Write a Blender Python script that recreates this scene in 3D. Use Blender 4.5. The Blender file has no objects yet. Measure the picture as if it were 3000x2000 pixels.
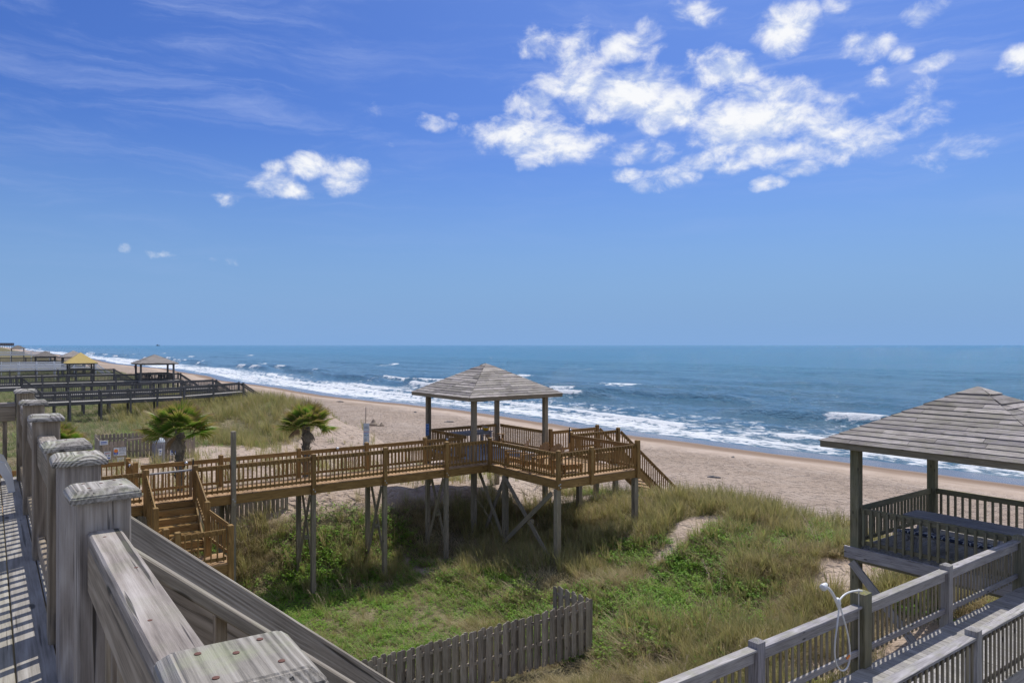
import bpy, bmesh, math, random
import numpy as np
from mathutils import Matrix, Vector, Quaternion

random.seed(7)
rng = np.random.default_rng(11)
SC = bpy.context.scene
COL = SC.collection
R = math.radians
# World axes: +X = towards the ocean, +Y = along the coast, z = 0 at sea level.
CAMZ = 11.0

# ------------------------------------------------------------------ camera
cam_d = bpy.data.cameras.new('camera')
cam = bpy.data.objects.new('camera', cam_d)
COL.objects.link(cam)
cam.location = (0, 0, CAMZ)
cam.rotation_euler = (R(90), 0, R(-36.1))
cam_d.sensor_width = 36
cam_d.lens = 25.2
cam_d.shift_y = 10 / 3000
cam_d.clip_start = 0.05
cam_d.clip_end = 60000
SC.camera = cam

# ------------------------------------------------------------------ view, light, sky
SC.view_settings.view_transform = 'Standard'
SC.view_settings.look = 'None'
SC.view_settings.exposure = 0.0
SC.view_settings.gamma = 1
SC.view_settings.use_curve_mapping = False
SC.render.engine = 'CYCLES'
SC.cycles.use_denoising = True
SC.cycles.max_bounces = 6
SC.cycles.diffuse_bounces = 3
SC.cycles.glossy_bounces = 3
SC.cycles.transmission_bounces = 3
SC.cycles.transparent_max_bounces = 6

SUN = Vector((0.50, 0.27, 1.0)).normalized()
sun_d = bpy.data.lights.new('sun', 'SUN')
sun_d.energy = 4.0
sun_d.angle = R(0.53)
sun_d.color = (1.0, 0.95, 0.88)
sun = bpy.data.objects.new('sun', sun_d)
COL.objects.link(sun)
sun.rotation_mode = 'QUATERNION'
sun.rotation_quaternion = SUN.to_track_quat('Z', 'Y')
sun.location = (30, 10, 60)


def nd(nt, typ, ins=None, **attrs):
    n = nt.nodes.new(typ)
    for k, v in attrs.items():
        setattr(n, k, v)
    for k, v in (ins or {}).items():
        s = n.inputs[k]
        if isinstance(v, bpy.types.NodeSocket):
            nt.links.new(v, s)
        else:
            s.default_value = v
    return n


def mth(nt, op, a, b=None, c=None, clamp=False):
    ins = {0: a}
    if b is not None:
        ins[1] = b
    if c is not None:
        ins[2] = c
    return nd(nt, 'ShaderNodeMath', ins, operation=op, use_clamp=clamp).outputs[0]


def vmt(nt, op, a, b=None, c=None, out=0):
    ins = {0: a}
    if b is not None:
        ins[1] = b
    if c is not None:
        ins[2] = c
    n = nd(nt, 'ShaderNodeVectorMath', ins, operation=op)
    return n.outputs['Value'] if op in ('LENGTH', 'DOT_PRODUCT') else n.outputs[out]


def mix(nt, f, a, b, blend='MIX'):
    n = nt.nodes.new('ShaderNodeMix')
    n.data_type = 'RGBA'
    n.blend_type = blend
    for s, v in ((n.inputs[0], f), (n.inputs[6], a), (n.inputs[7], b)):
        if isinstance(v, bpy.types.NodeSocket):
            nt.links.new(v, s)
        elif isinstance(v, (tuple, list)):
            s.default_value = tuple(v)[:3] + (1,)
        else:
            s.default_value = v
    return n.outputs[2]


def noise(nt, vec, scale, detail=4, rough=0.55, dist=0.0):
    return nd(nt, 'ShaderNodeTexNoise', {'Vector': vec, 'Scale': scale, 'Detail': detail,
                                         'Roughness': rough, 'Distortion': dist}).outputs['Fac']


def mrange(nt, v, a, b, c=0.0, d=1.0, smooth=False):
    return nd(nt, 'ShaderNodeMapRange', {0: v, 1: a, 2: b, 3: c, 4: d},
              interpolation_type='SMOOTHSTEP' if smooth else 'LINEAR').outputs[0]


def ramp(nt, f, stops):
    n = nd(nt, 'ShaderNodeValToRGB', {0: f})
    e = n.color_ramp.elements
    while len(e) < len(stops):
        e.new(0.5)
    for i, (p, c) in enumerate(stops):
        e[i].position = p
        e[i].color = tuple(c) + (1,)
    return n.outputs[0]


def build_world():
    w = bpy.data.worlds.new('World')
    SC.world = w
    w.use_nodes = True
    nt = w.node_tree
    nt.nodes.clear()
    sky = nd(nt, 'ShaderNodeTexSky', sky_type='NISHITA')
    sky.sun_disc = False
    sky.sun_elevation = math.asin(SUN.z)
    sky.sun_rotation = math.atan2(SUN.x, SUN.y)
    sky.altitude = 0
    sky.air_density = 1.0
    sky.dust_density = 1.5
    sky.ozone_density = 2.2
    dirv = nd(nt, 'ShaderNodeTexCoord').outputs['Generated']
    d = vmt(nt, 'NORMALIZE', dirv)
    s = nd(nt, 'ShaderNodeSeparateXYZ', {0: d})
    # azimuth measured from the middle of the bay, elevation above the horizon
    az0 = R(36.1)
    dr = vmt(nt, 'DOT_PRODUCT', d, (math.cos(az0), -math.sin(az0), 0))
    df = vmt(nt, 'DOT_PRODUCT', d, (math.sin(az0), math.cos(az0), 0))
    az = mth(nt, 'ARCTAN2', dr, df)
    el = mth(nt, 'ARCSINE', s.outputs[2])
    q = nd(nt, 'ShaderNodeCombineXYZ', {0: az, 1: el, 2: 0.0}).outputs[0]
    # warp so that cloud outlines are ragged
    n1 = nd(nt, 'ShaderNodeTexNoise', {'Vector': q, 'Scale': 9.0, 'Detail': 5, 'Roughness': 0.6}).outputs['Color']
    wv = vmt(nt, 'MULTIPLY_ADD', n1, (0.040, 0.030, 0), (-0.020, -0.015, 0))
    qw = vmt(nt, 'ADD', q, wv)
    blobs = [
        # x, y, rx, ry, strength, in the 3000x2000 picture the sky was measured from
        (1560, 405, 150, 62, 1.0), (1640, 425, 130, 45, .9), (1480, 385, 60, 45, .8), (1560, 305, 70, 45, .75),
        (1700, 250, 110, 45, .95), (1690, 160, 90, 55, .7), (1600, 140, 70, 35, .55), (1820, 130, 75, 42, .75), (1900, 115, 40, 50, .5),
        (1850, 270, 150, 62, 1.15), (1960, 320, 110, 58, 1.1), (1750, 300, 80, 50, .8),
        (2130, 210, 110, 45, 1.0), (2060, 190, 50, 40, .6), (2230, 265, 110, 35, .9), (2350, 270, 60, 40, .75), (2420, 295, 60, 20, .5),
        (2180, 370, 150, 75, 1.15), (2290, 350, 110, 55, 1.0), (2130, 420, 80, 40, .8), (2230, 440, 80, 50, .9),
        (2430, 380, 100, 60, .75), (2530, 400, 80, 50, .65), (2480, 430, 100, 35, .6), (2350, 445, 60, 25, .6),
        (1880, 440, 80, 28, .65), (1980, 510, 70, 26, .7), (2060, 475, 70, 26, .75), (2150, 490, 60, 22, .65), (1910, 540, 50, 18, .5),
        (1840, 510, 38, 16, .6), (2340, 500, 62, 22, .75), (2255, 540, 50, 16, .65),
        (2312, 85, 84, 62, 1.1), (2700, 48, 62, 32, .7), (2560, 145, 52, 34, .8), (2520, 130, 40, 26, .4), (2640, 165, 34, 17, .5),
        (2575, 225, 36, 26, .55), (2735, 187, 46, 18, .5), (2975, 180, 52, 34, .75), (2690, 330, 80, 50, .38), (2780, 430, 90, 30, .38),
        (2040, 30, 60, 26, .45), (2450, 20, 34, 24, .42),
        (800, 535, 62, 34, .85), (870, 565, 46, 24, .8), (935, 480, 86, 34, 1.0), (1010, 515, 56, 44, .95), (815, 480, 36, 18, .6),
        (1280, 358, 40, 20, .6), (1085, 318, 22, 20, .22), (1146, 421, 18, 8, .3), (1320, 333, 18, 9, .25),
        (680, 580, 28, 10, .15), (371, 722, 10, 7, .12), (680, 765, 26, 7, .10), (490, 742, 20, 5, .08),
    ]
    acc = None
    for (x, y, rx, ry, st) in blobs:
        a = math.atan((x - 1500) / 2100)
        e = math.atan((1010 - y) / 2100 * math.cos(a))
        ra = rx * 1.25 / 2100 * math.cos(a) ** 2
        re = ry * 1.25 / 2100 * math.cos(a)
        v = vmt(nt, 'MULTIPLY_ADD', qw, (1 / ra, 1 / re, 0), (-a / ra, -e / re, 0))
        dd = vmt(nt, 'DOT_PRODUCT', v, v)
        m = mth(nt, 'MULTIPLY_ADD', dd, -st, st)
        acc = m if acc is None else mth(nt, 'MAXIMUM', acc, m)
    mask = mth(nt, 'MAXIMUM', acc, -1.1)
    nb = noise(nt, vmt(nt, 'MULTIPLY', q, (1, 1.5, 1)), 22.0, 9, 0.62, 0.3)
    nl = noise(nt, vmt(nt, 'MULTIPLY', q, (1, 1.4, 1)), 6.0, 3, 0.5)
    dens = mth(nt, 'ADD', mth(nt, 'MULTIPLY_ADD', nb, 2.3, -1.235), mth(nt, 'MULTIPLY', mask, 0.78))
    # extra cumulus outside the view, added to give neutral fill light
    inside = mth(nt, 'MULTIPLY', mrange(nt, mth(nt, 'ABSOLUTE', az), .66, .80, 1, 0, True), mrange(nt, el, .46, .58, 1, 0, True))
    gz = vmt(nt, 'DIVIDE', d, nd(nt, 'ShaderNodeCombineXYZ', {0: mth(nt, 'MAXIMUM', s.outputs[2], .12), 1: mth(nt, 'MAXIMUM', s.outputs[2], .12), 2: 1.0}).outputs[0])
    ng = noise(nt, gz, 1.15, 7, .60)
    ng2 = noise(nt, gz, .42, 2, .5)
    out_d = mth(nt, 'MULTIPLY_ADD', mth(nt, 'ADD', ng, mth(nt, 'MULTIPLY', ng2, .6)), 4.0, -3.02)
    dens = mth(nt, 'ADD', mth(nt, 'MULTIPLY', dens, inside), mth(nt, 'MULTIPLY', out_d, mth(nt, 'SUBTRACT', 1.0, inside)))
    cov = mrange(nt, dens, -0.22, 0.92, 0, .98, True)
    # thick parts white, undersides a little grey
    q2 = vmt(nt, 'ADD', q, (0.0, 0.02, 0))
    nb2 = noise(nt, vmt(nt, 'MULTIPLY', q2, (1, 1.5, 1)), 22.0, 5, 0.6, 0.3)
    lit = mrange(nt, mth(nt, 'SUBTRACT', nb, nb2), -0.16, 0.13, 0.0, 1.0, True)
    cloudc = mix(nt, lit, (6.3, 7.1, 8.9), (9.6, 9.7, 9.9))
    # high thin cirrus: long faint streaks
    rot = nd(nt, 'ShaderNodeMapping', {'Vector': qw, 'Rotation': (0, 0, R(24)), 'Scale': (2.2, 17, 1)}).outputs[0]
    ci = noise(nt, rot, 1.5, 7, 0.62, 0.6)
    cil = noise(nt, q, 2.1, 2, 0.5)
    cir = mth(nt, 'MULTIPLY', mrange(nt, ci, 0.42, 0.82, 0, 1, True), mrange(nt, cil, 0.34, 0.64, 0.2, 1.0, True))
    cir = mth(nt, 'MULTIPLY', cir, mrange(nt, el, .07, .30, .05, .58, True))
    hs = nd(nt, 'ShaderNodeHueSaturation', {'Hue': 0.515, 'Saturation': 1.22, 'Value': 1.0, 'Fac': 1.0, 'Color': sky.outputs[0]}).outputs[0]
    base = mix(nt, 1.0, hs, (0.49, 0.745, 1.14), 'MULTIPLY')
    low = mrange(nt, el, -0.02, 0.30, 1.0, 0.0, True)
    base = mix(nt, low, base, (2.32, 4.05, 7.1))
    c1 = mix(nt, cir, base, (4.6, 5.6, 8.8))
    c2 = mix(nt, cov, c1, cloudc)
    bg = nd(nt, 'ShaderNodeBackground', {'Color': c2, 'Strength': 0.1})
    out = nd(nt, 'ShaderNodeOutputWorld', {0: bg.outputs[0]})


build_world()


# ------------------------------------------------------------------ numpy noise
def _hash(ix, iy, seed):
    h = (ix.astype(np.int64) * 374761393 + iy.astype(np.int64) * 668265263 + seed * 1274126177) & 0x7fffffff
    h = ((h ^ (h >> 13)) * 1103515245 + 12345) & 0x7fffffff
    h = ((h ^ (h >> 15)) * 69069 + 1) & 0x7fffffff
    return (h % 100003) / 100003.0


def vnoise(x, y, seed=0):
    x = np.asarray(x, float)
    y = np.asarray(y, float)
    ix, iy = np.floor(x), np.floor(y)
    fx, fy = x - ix, y - iy
    fx = fx * fx * (3 - 2 * fx)
    fy = fy * fy * (3 - 2 * fy)
    a, b = _hash(ix, iy, seed), _hash(ix + 1, iy, seed)
    c, d = _hash(ix, iy + 1, seed), _hash(ix + 1, iy + 1, seed)
    return (a * (1 - fx) + b * fx) * (1 - fy) + (c * (1 - fx) + d * fx) * fy


def fbm(x, y, seed=0, oct=4):
    t = 0
    a = 0.5
    for o in range(oct):
        t = t + a * vnoise(np.asarray(x) * 2 ** o + 17.3 * o, np.asarray(y) * 2 ** o - 9.1 * o, seed + o)
        a *= 0.5
    return t / (1 - 0.5 ** oct)


def sstep(x, a, b):
    t = np.clip((np.asarray(x, float) - a) / (b - a), 0, 1)
    return t * t * (3 - 2 * t)


# ------------------------------------------------------------------ terrain
def shore(v):
    return 65 + 3.0 * np.sin(np.asarray(v) / 47.0 + .6) + 1.2 * np.sin(np.asarray(v) / 13.0)


def ground_h(u, v):
    u = np.asarray(u, float)
    v = np.asarray(v, float)
    sh = shore(v)
    beach = 2.15 - np.clip(u - 27, 0, None) / (sh - 27) * 2.15
    beach = beach + 0.12 * np.sin((u - 27) / 9.0) * sstep(u, 27, 34) * (1 - sstep(u, 52, 62))
    beach = beach + (fbm(u / 5, v / 5, 5, 3) - .5) * 0.28 * (1 - sstep(u, 54, 63))
    # hind dune: a hollow in front of the boardwalk, higher sand behind it
    hi = 5.0 + 0.35 * (fbm(u / 9, v / 9, 3) - .5) - 0.75 * sstep(v, 50, 70) * (1 - sstep(u, 9, 17))
    low = 2.55 + 0.0 * u
    edge = sstep(v, 23.7, 28.0)
    base = low * (1 - edge) + hi * edge
    base = base + 0.65 * sstep(u, 11.5, 16.5) * (1 - edge) * sstep(v, 4, 16)
    base = base + 0.9 * (1 - sstep(v, 7, 15)) * sstep(u, 5, 14)
    # fore dune ridge
    cz = 4.25 + 0.5 * sstep(v, 24, 40) + 0.9 * np.exp(-((v - 64) / 13) ** 2) + 0.5 * (fbm(v / 11, u * 0 + 3.3, 9, 2) - .5)
    k = np.exp(-((u - 20.8) / 3.1) ** 2)
    k = np.where(u > 20.8, 1, k)
    top = base * (1 - k) + np.maximum(cz, base * 0.92) * k
    top = top + (fbm(u / 2.2, v / 2.2, 21, 4) - .5) * 0.5
    # front slope down to the beach; low gap where the access path runs through
    gap = np.exp(-((v - 43) / 12.5) ** 2) * sstep(u, 10, 19)
    top = top - 1.75 * gap
    cz2 = .55 * np.exp(-((v - 18.5) / 4.5) ** 2 - ((u - 22.6) / 2.2) ** 2)
    top = top + cz2
    fr = sstep(u - 2.6 * np.exp(-((v - 18) / 5.0) ** 2) + 2.2 * (fbm(v / 6, u / 6, 31, 2) - .5), 22.4, 28.0)
    return top * (1 - fr) + beach * fr


def bald(u, v):
    """bare sand in the dune vegetation, 0 to 1"""
    b = sstep(fbm(u / 3.4, v / 3.4, 77, 3), .64, .74) * sstep(u, 14, 18) * (1 - sstep(v, 12, 14))
    for (cu, cv, ru, rv) in ((20.8, 17.0, 1.35, .75), (18.9, 16.7, 1.0, .35), (12.9, 23.6, .28, 1.3), (15.2, 9.0, .9, .9), (20.5, 11.2, 1.8, 1.0),
                             (20.5, 26.0, 2.0, 2.2), (18.0, 7.2, 2.2, 2.0), (12.8, 6.6, 1.6, .7), (21.4, 24.4, 1.4, 1.2)):
        q = ((u - cu) / ru) ** 2 + ((v - cv) / rv) ** 2 + (fbm(u * 1.2, v * 1.2, 55, 3) - .5) * 1.6
        b = np.maximum(b, 1 - sstep(q, .55, 1.25))
    # sand behind the boardwalk and along the public access path
    path = sstep(v, 25.6, 27.5) * (1 - sstep(v + (fbm(u / 4, v / 4, 91, 3) - .5) * 9 - .95 * (u - 8), 42, 47)) * sstep(u, 2, 6)
    b = np.maximum(b, path * .97)
    b = np.maximum(b, sstep(u + (fbm(u / 2.5, v / 2.5, 14, 3) - .5) * 5 - 2.2 * np.exp(-((v - 18) / 5.0) ** 2), 24.0, 27.0))
    return np.clip(b, 0, 1)


def grid_mesh(name, us, vs, zfun, attrs):
    U, V = np.meshgrid(us, vs, indexing='ij')
    Z = zfun(U, V)
    nu, nv = U.shape
    co = np.stack([U, V, Z], -1).reshape(-1, 3)
    idx = np.arange(nu * nv).reshape(nu, nv)
    f = np.stack([idx[:-1, :-1], idx[1:, :-1], idx[1:, 1:], idx[:-1, 1:]], -1).reshape(-1, 4)
    me = bpy.data.meshes.new(name)
    me.vertices.add(len(co))
    me.vertices.foreach_set('co', co.ravel())
    me.loops.add(f.size)
    me.loops.foreach_set('vertex_index', f.ravel().astype(np.int32))
    me.polygons.add(len(f))
    me.polygons.foreach_set('loop_start', np.arange(0, f.size, 4, dtype=np.int32))
    me.polygons.foreach_set('loop_total', np.full(len(f), 4, dtype=np.int32))
    me.polygons.foreach_set('use_smooth', np.ones(len(f), bool))
    me.update()
    for an, fun in attrs.items():
        a = me.attributes.new(an, 'FLOAT', 'POINT')
        a.data.foreach_set('value', np.asarray(fun(U, V, Z), np.float32).ravel())
    o = bpy.data.objects.new(name, me)
    COL.objects.link(o)
    return o


def new_mat(name):
    m = bpy.data.materials.new(name)
    m.use_nodes = True
    nt = m.node_tree
    nt.nodes.clear()
    out = nd(nt, 'ShaderNodeOutputMaterial')
    return m, nt, out


def mat_ground():
    m, nt, out = new_mat('sand_ground')
    pos = nd(nt, 'ShaderNodeNewGeometry').outputs['Position']
    bare = nd(nt, 'ShaderNodeAttribute', attribute_name='bare').outputs['Fac']
    wet = nd(nt, 'ShaderNodeAttribute', attribute_name='wet').outputs['Fac']
    trod = nd(nt, 'ShaderNodeAttribute', attribute_name='trod').outputs['Fac']
    n1 = noise(nt, pos, 0.35, 5, .6)
    n2 = noise(nt, pos, 9.0, 4, .6)
    sand = ramp(nt, mth(nt, 'MULTIPLY_ADD', n1, .7, mth(nt, 'MULTIPLY', n2, .3)),
                [(.28, (.35, .270, .208)), (.5, (.455, .365, .295)), (.72, (.54, .45, .375))])
    sand = mix(nt, mrange(nt, noise(nt, vmt(nt, 'MULTIPLY', pos, (1, .4, 1)), .07, 3, .55), .35, .65, 0, .45), sand, (.40, .30, .215))
    # wrack: dark scraps scattered on the dry beach
    wr = noise(nt, vmt(nt, 'MULTIPLY', pos, (1.6, 2.6, 1)), 1.6, 5, .72)
    wz = noise(nt, pos, .09, 3, .5)
    wrk = mth(nt, 'MULTIPLY', mrange(nt, wr, .62, .70), mth(nt, 'MULTIPLY', trod, mrange(nt, wz, .42, .6)))
    sand = mix(nt, mth(nt, 'MULTIPLY', wrk, .75), sand, (.115, .085, .06))
    pit_shade = nd(nt, 'ShaderNodeTexVoronoi', {'Vector': vmt(nt, 'ADD', vmt(nt, 'MULTIPLY', pos, (1, 1.2, 1)), vmt(nt, 'MULTIPLY', nd(nt, 'ShaderNodeTexNoise', {'Vector': pos, 'Scale': 1.4, 'Detail': 3}).outputs['Color'], (.9, .9, 0))), 'Scale': 1.7}).outputs['Distance']
    sand = mix(nt, mth(nt, 'MULTIPLY', mrange(nt, pit_shade, .10, .30, .55, 0, True), mth(nt, 'MULTIPLY', trod, mrange(nt, n1, .35, .6, .25, 1))), sand, (.20, .155, .125))  # footprint shadows painted into the sand colour as dark pits
    soil = ramp(nt, noise(nt, pos, 2.2, 6, .65), [(.3, (.10, .09, .042)), (.55, (.18, .158, .082)), (.75, (.28, .24, .15))])
    c = mix(nt, mrange(nt, bare, .25, .75), soil, sand)
    nw = noise(nt, vmt(nt, 'MULTIPLY', pos, (1, .25, 1)), .35, 4, .55)
    wf = mrange(nt, mth(nt, 'MULTIPLY_ADD', nw, .5, mth(nt, 'SUBTRACT', wet, .25)), .35, .62, 0, 1, True)
    c = mix(nt, wf, c, (.235, .165, .115))
    gl = mrange(nt, mth(nt, 'MULTIPLY_ADD', nw, .35, mth(nt, 'SUBTRACT', wet, .175)), .74, .86, 0, 1, True)
    c = mix(nt, gl, c, (.15, .12, .105))
    rough = mrange(nt, gl, 0, 1, .92, .16)
    # footprints: pits with rims
    vo = nd(nt, 'ShaderNodeTexVoronoi', {'Vector': vmt(nt, 'ADD', pos, vmt(nt, 'SCALE', nd(nt, 'ShaderNodeTexNoise', {'Vector': pos, 'Scale': 2.0}).outputs['Color'], None)), 'Scale': 1.9}, feature='F1').outputs['Distance']
    pit = mrange(nt, vo, .12, .5, 0, 1, True)
    pn = noise(nt, pos, 3.2, 5, .6)
    hgt = mth(nt, 'ADD', mth(nt, 'MULTIPLY', pit, mth(nt, 'MULTIPLY', trod, .8)), mth(nt, 'MULTIPLY', pn, mth(nt, 'MULTIPLY_ADD', trod, 1.0, .25)))
    bmp = nd(nt, 'ShaderNodeBump', {'Strength': mrange(nt, gl, 0, 1, .9, .03), 'Distance': .5, 'Height': hgt}).outputs[0]
    b = nd(nt, 'ShaderNodeBsdfPrincipled', {'Base Color': c, 'Roughness': rough, 'Normal': bmp, 'Specular IOR Level': mrange(nt, gl, 0, 1, .15, .5)})
    nt.links.new(b.outputs[0], out.inputs[0])
    return m


def build_ground():
    us = np.concatenate([np.linspace(-900, -60, 15)[:-1], np.linspace(-60, -6, 19)[:-1], np.arange(-6, 30, .3), np.arange(30, 75, .75), np.linspace(75, 140, 12)])
    vs = np.concatenate([np.linspace(-900, -40, 15)[:-1], np.linspace(-40, 2, 15)[:-1], np.arange(2, 48, .3), np.arange(48, 120, .8), np.arange(120, 400, 4.0), np.linspace(400, 4000, 60)])
    o = grid_mesh('ground', us, vs, ground_h, {
        'bare': lambda u, v, z: bald(u, v),
        'wet': lambda u, v, z: sstep(u - shore(v), -16, -1),
        'trod': lambda u, v, z: sstep(u, 26, 30) * (1 - sstep(u - shore(v), -17, -9)) * np.clip(.55 + .9 * (fbm(u / 14, v / 20, 8, 2)), 0, 1) + .30 * (1 - sstep(u, 25, 28)),
    })
    o.data.materials.append(mat_ground())
    o['kind'] = 'structure'
    o['label'] = 'sandy dune and beach ground with footprints'
    return o


build_ground()


# ------------------------------------------------------------------ sea
WAVES = [  # distance seaward of the waterline, height, width, share of the crest that breaks, seed
    (9.5, .40, 2.4, .72, 1), (18, .50, 2.6, .46, 2), (31, 1.25, 2.8, .36, 31), (44, 1.0, 3.2, .16, 4), (60, .60, 4, .05, 5),
    (82, .5, 5, .0, 6), (112, .48, 6, .0, 7), (150, .42, 8, .0, 8), (205, .36, 10, .0, 9)]


def wave_lines(u, v):
    s = u - shore(v)
    z = np.zeros_like(s)
    foam = np.zeros_like(s)
    left = sstep(v, 95, 170)           # more broken water further up the coast
    for (off, h, w, br, sd) in WAVES:
        c = off + off * .22 * (fbm(v / 55 + 3 * sd, v * 0 + sd, 40 + sd, 3) - .5) * 2
        act = fbm(v / (17 + off * .16) + 7.7 * sd, v * 0 + 2.2, 60 + sd, 3)
        thr = .77 - .40 * br - .08 * left * (off < 70)
        brk = sstep(act, thr, thr + .07)
        amp = h * (.25 + .9 * sstep(act, .28, .62))
        t = s - c
        prof = np.where(t < 0, np.exp(-(t / (w * .45)) ** 2), np.exp(-(t / (w * 1.3)) ** 2))
        z += amp * prof
        # crest foam plus the lace left inshore of it
        foam = np.maximum(foam, brk * np.where(t < 0, np.exp(-(t / (w * .55)) ** 2), np.exp(-(t / (w * .22)) ** 2)) * (1.0 if off < 40 else .80))
        foam = np.maximum(foam, .50 * brk * np.where(t < 0, np.exp(t / (w * 2.0 + off * .10)), 0))
    sw = np.exp(-((s - 3.6) / 2.2) ** 2) * (.45 + .6 * fbm(v / 9, s / 9, 70, 3))
    lace = (1 - sstep(s, 10, 36)) * .52 * (.50 + .9 * fbm(v / 26, s / 8, 71, 3))
    edge = np.exp(-((s - .3) / .5) ** 2) * .5 * sstep(fbm(v / 7, v * 0, 72, 2), .35, .6)
    foam = np.maximum(np.maximum(foam, sw), np.maximum(lace * (1 + .25 * left), edge))
    foam *= sstep(s, -1.2, .6)
    return s, z, foam


def sea_z(u, v):
    s, z, f = wave_lines(u, v)
    sw = .22 * np.sin(u / 5.3 + 1.5 * np.sin(v / 40) + .03 * v) * sstep(s, 20, 60) * (1 - sstep(s, 400, 900))
    chop = (fbm(u / 1.9, v / 4.6, 44, 4) - .5) * .38 * sstep(s, 4, 14) * (1 - sstep(s, 200, 400))
    return .02 + z * sstep(s, 1, 9) + sw + chop + f * .10 * (fbm(u * 1.4, v * 1.4, 45, 2)) - .35 * (1 - sstep(s, -9, -1))


def mat_sea():
    m, nt, out = new_mat('sea_water')
    pos = nd(nt, 'ShaderNodeNewGeometry').outputs['Position']
    foam = nd(nt, 'ShaderNodeAttribute', attribute_name='foam').outputs['Fac']
    off = nd(nt, 'ShaderNodeAttribute', attribute_name='offshore').outputs['Fac']
    p1 = vmt(nt, 'MULTIPLY', pos, (1.0, .45, 1))
    a = noise(nt, p1, .55, 6, .62)
    b_ = noise(nt, p1, 2.4, 5, .6)
    big = noise(nt, vmt(nt, 'MULTIPLY', pos, (.06, .016, 1)), 1.0, 4, .6)
    hgt = mth(nt, 'ADD', mth(nt, 'MULTIPLY', a, 1.0), mth(nt, 'MULTIPLY', b_, .28))
    bump = nd(nt, 'ShaderNodeBump', {'Strength': 1.0, 'Distance': 1.7, 'Height': hgt}).outputs[0]
    deep = mix(nt, mrange(nt, big, .35, .65), (.007, .142, .230), (.014, .172, .270))
    shal = mix(nt, mrange(nt, big, .35, .65), (.075, .180, .270), (.100, .195, .265))
    wc = mix(nt, mrange(nt, off, 0, 1), shal, deep)
    water = nd(nt, 'ShaderNodeBsdfPrincipled', {'Base Color': wc, 'Roughness': .07, 'IOR': 1.333, 'Specular IOR Level': .24, 'Normal': bump})
    fn = noise(nt, vmt(nt, 'MULTIPLY', pos, (1, .55, 1)), .9, 8, .68, .5)
    fn2 = noise(nt, vmt(nt, 'MULTIPLY', pos, (1, .4, 1)), .16, 4, .6)
    fd = mth(nt, 'ADD', foam, mth(nt, 'ADD', mth(nt, 'MULTIPLY_ADD', fn, 2.2, -1.1), mth(nt, 'MULTIPLY_ADD', fn2, .7, -.35)))
    ff = mrange(nt, fd, .36, .72, 0, .92, True)
    ff = mth(nt, 'MULTIPLY', ff, mrange(nt, foam, .04, .16))
    fb = nd(nt, 'ShaderNodeBump', {'Strength': .8, 'Distance': .5, 'Height': noise(nt, pos, 2.2, 6, .65)}).outputs[0]
    fo = nd(nt, 'ShaderNodeBsdfPrincipled', {'Base Color': (.74, .76, .77, 1), 'Roughness': .85, 'Normal': fb})
    mx = nd(nt, 'ShaderNodeMixShader', {0: ff, 1: water.outputs[0], 2: fo.outputs[0]})
    nt.links.new(mx.outputs[0], out.inputs[0])
    return m


def build_sea():
    us = np.concatenate([np.arange(50, 150, .5), np.arange(150, 330, 1.6), np.geomspace(330, 40000, 60)])
    vs = np.concatenate([-np.geomspace(40000, 30, 24), np.arange(-20, 120, .8), np.arange(120, 420, 1.8), np.arange(420, 1000, 6), np.geomspace(1000, 40000, 50)])
    o = grid_mesh('sea', us, vs, sea_z, {
        'foam': lambda u, v, z: wave_lines(u, v)[2],
        'offshore': lambda u, v, z: sstep(u - shore(v), 25, 420) ** .55,
    })
    o.data.materials.append(mat_sea())
    o['kind'] = 'structure'
    o['label'] = 'blue sea with breaking waves and white foam'


build_sea()


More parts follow.
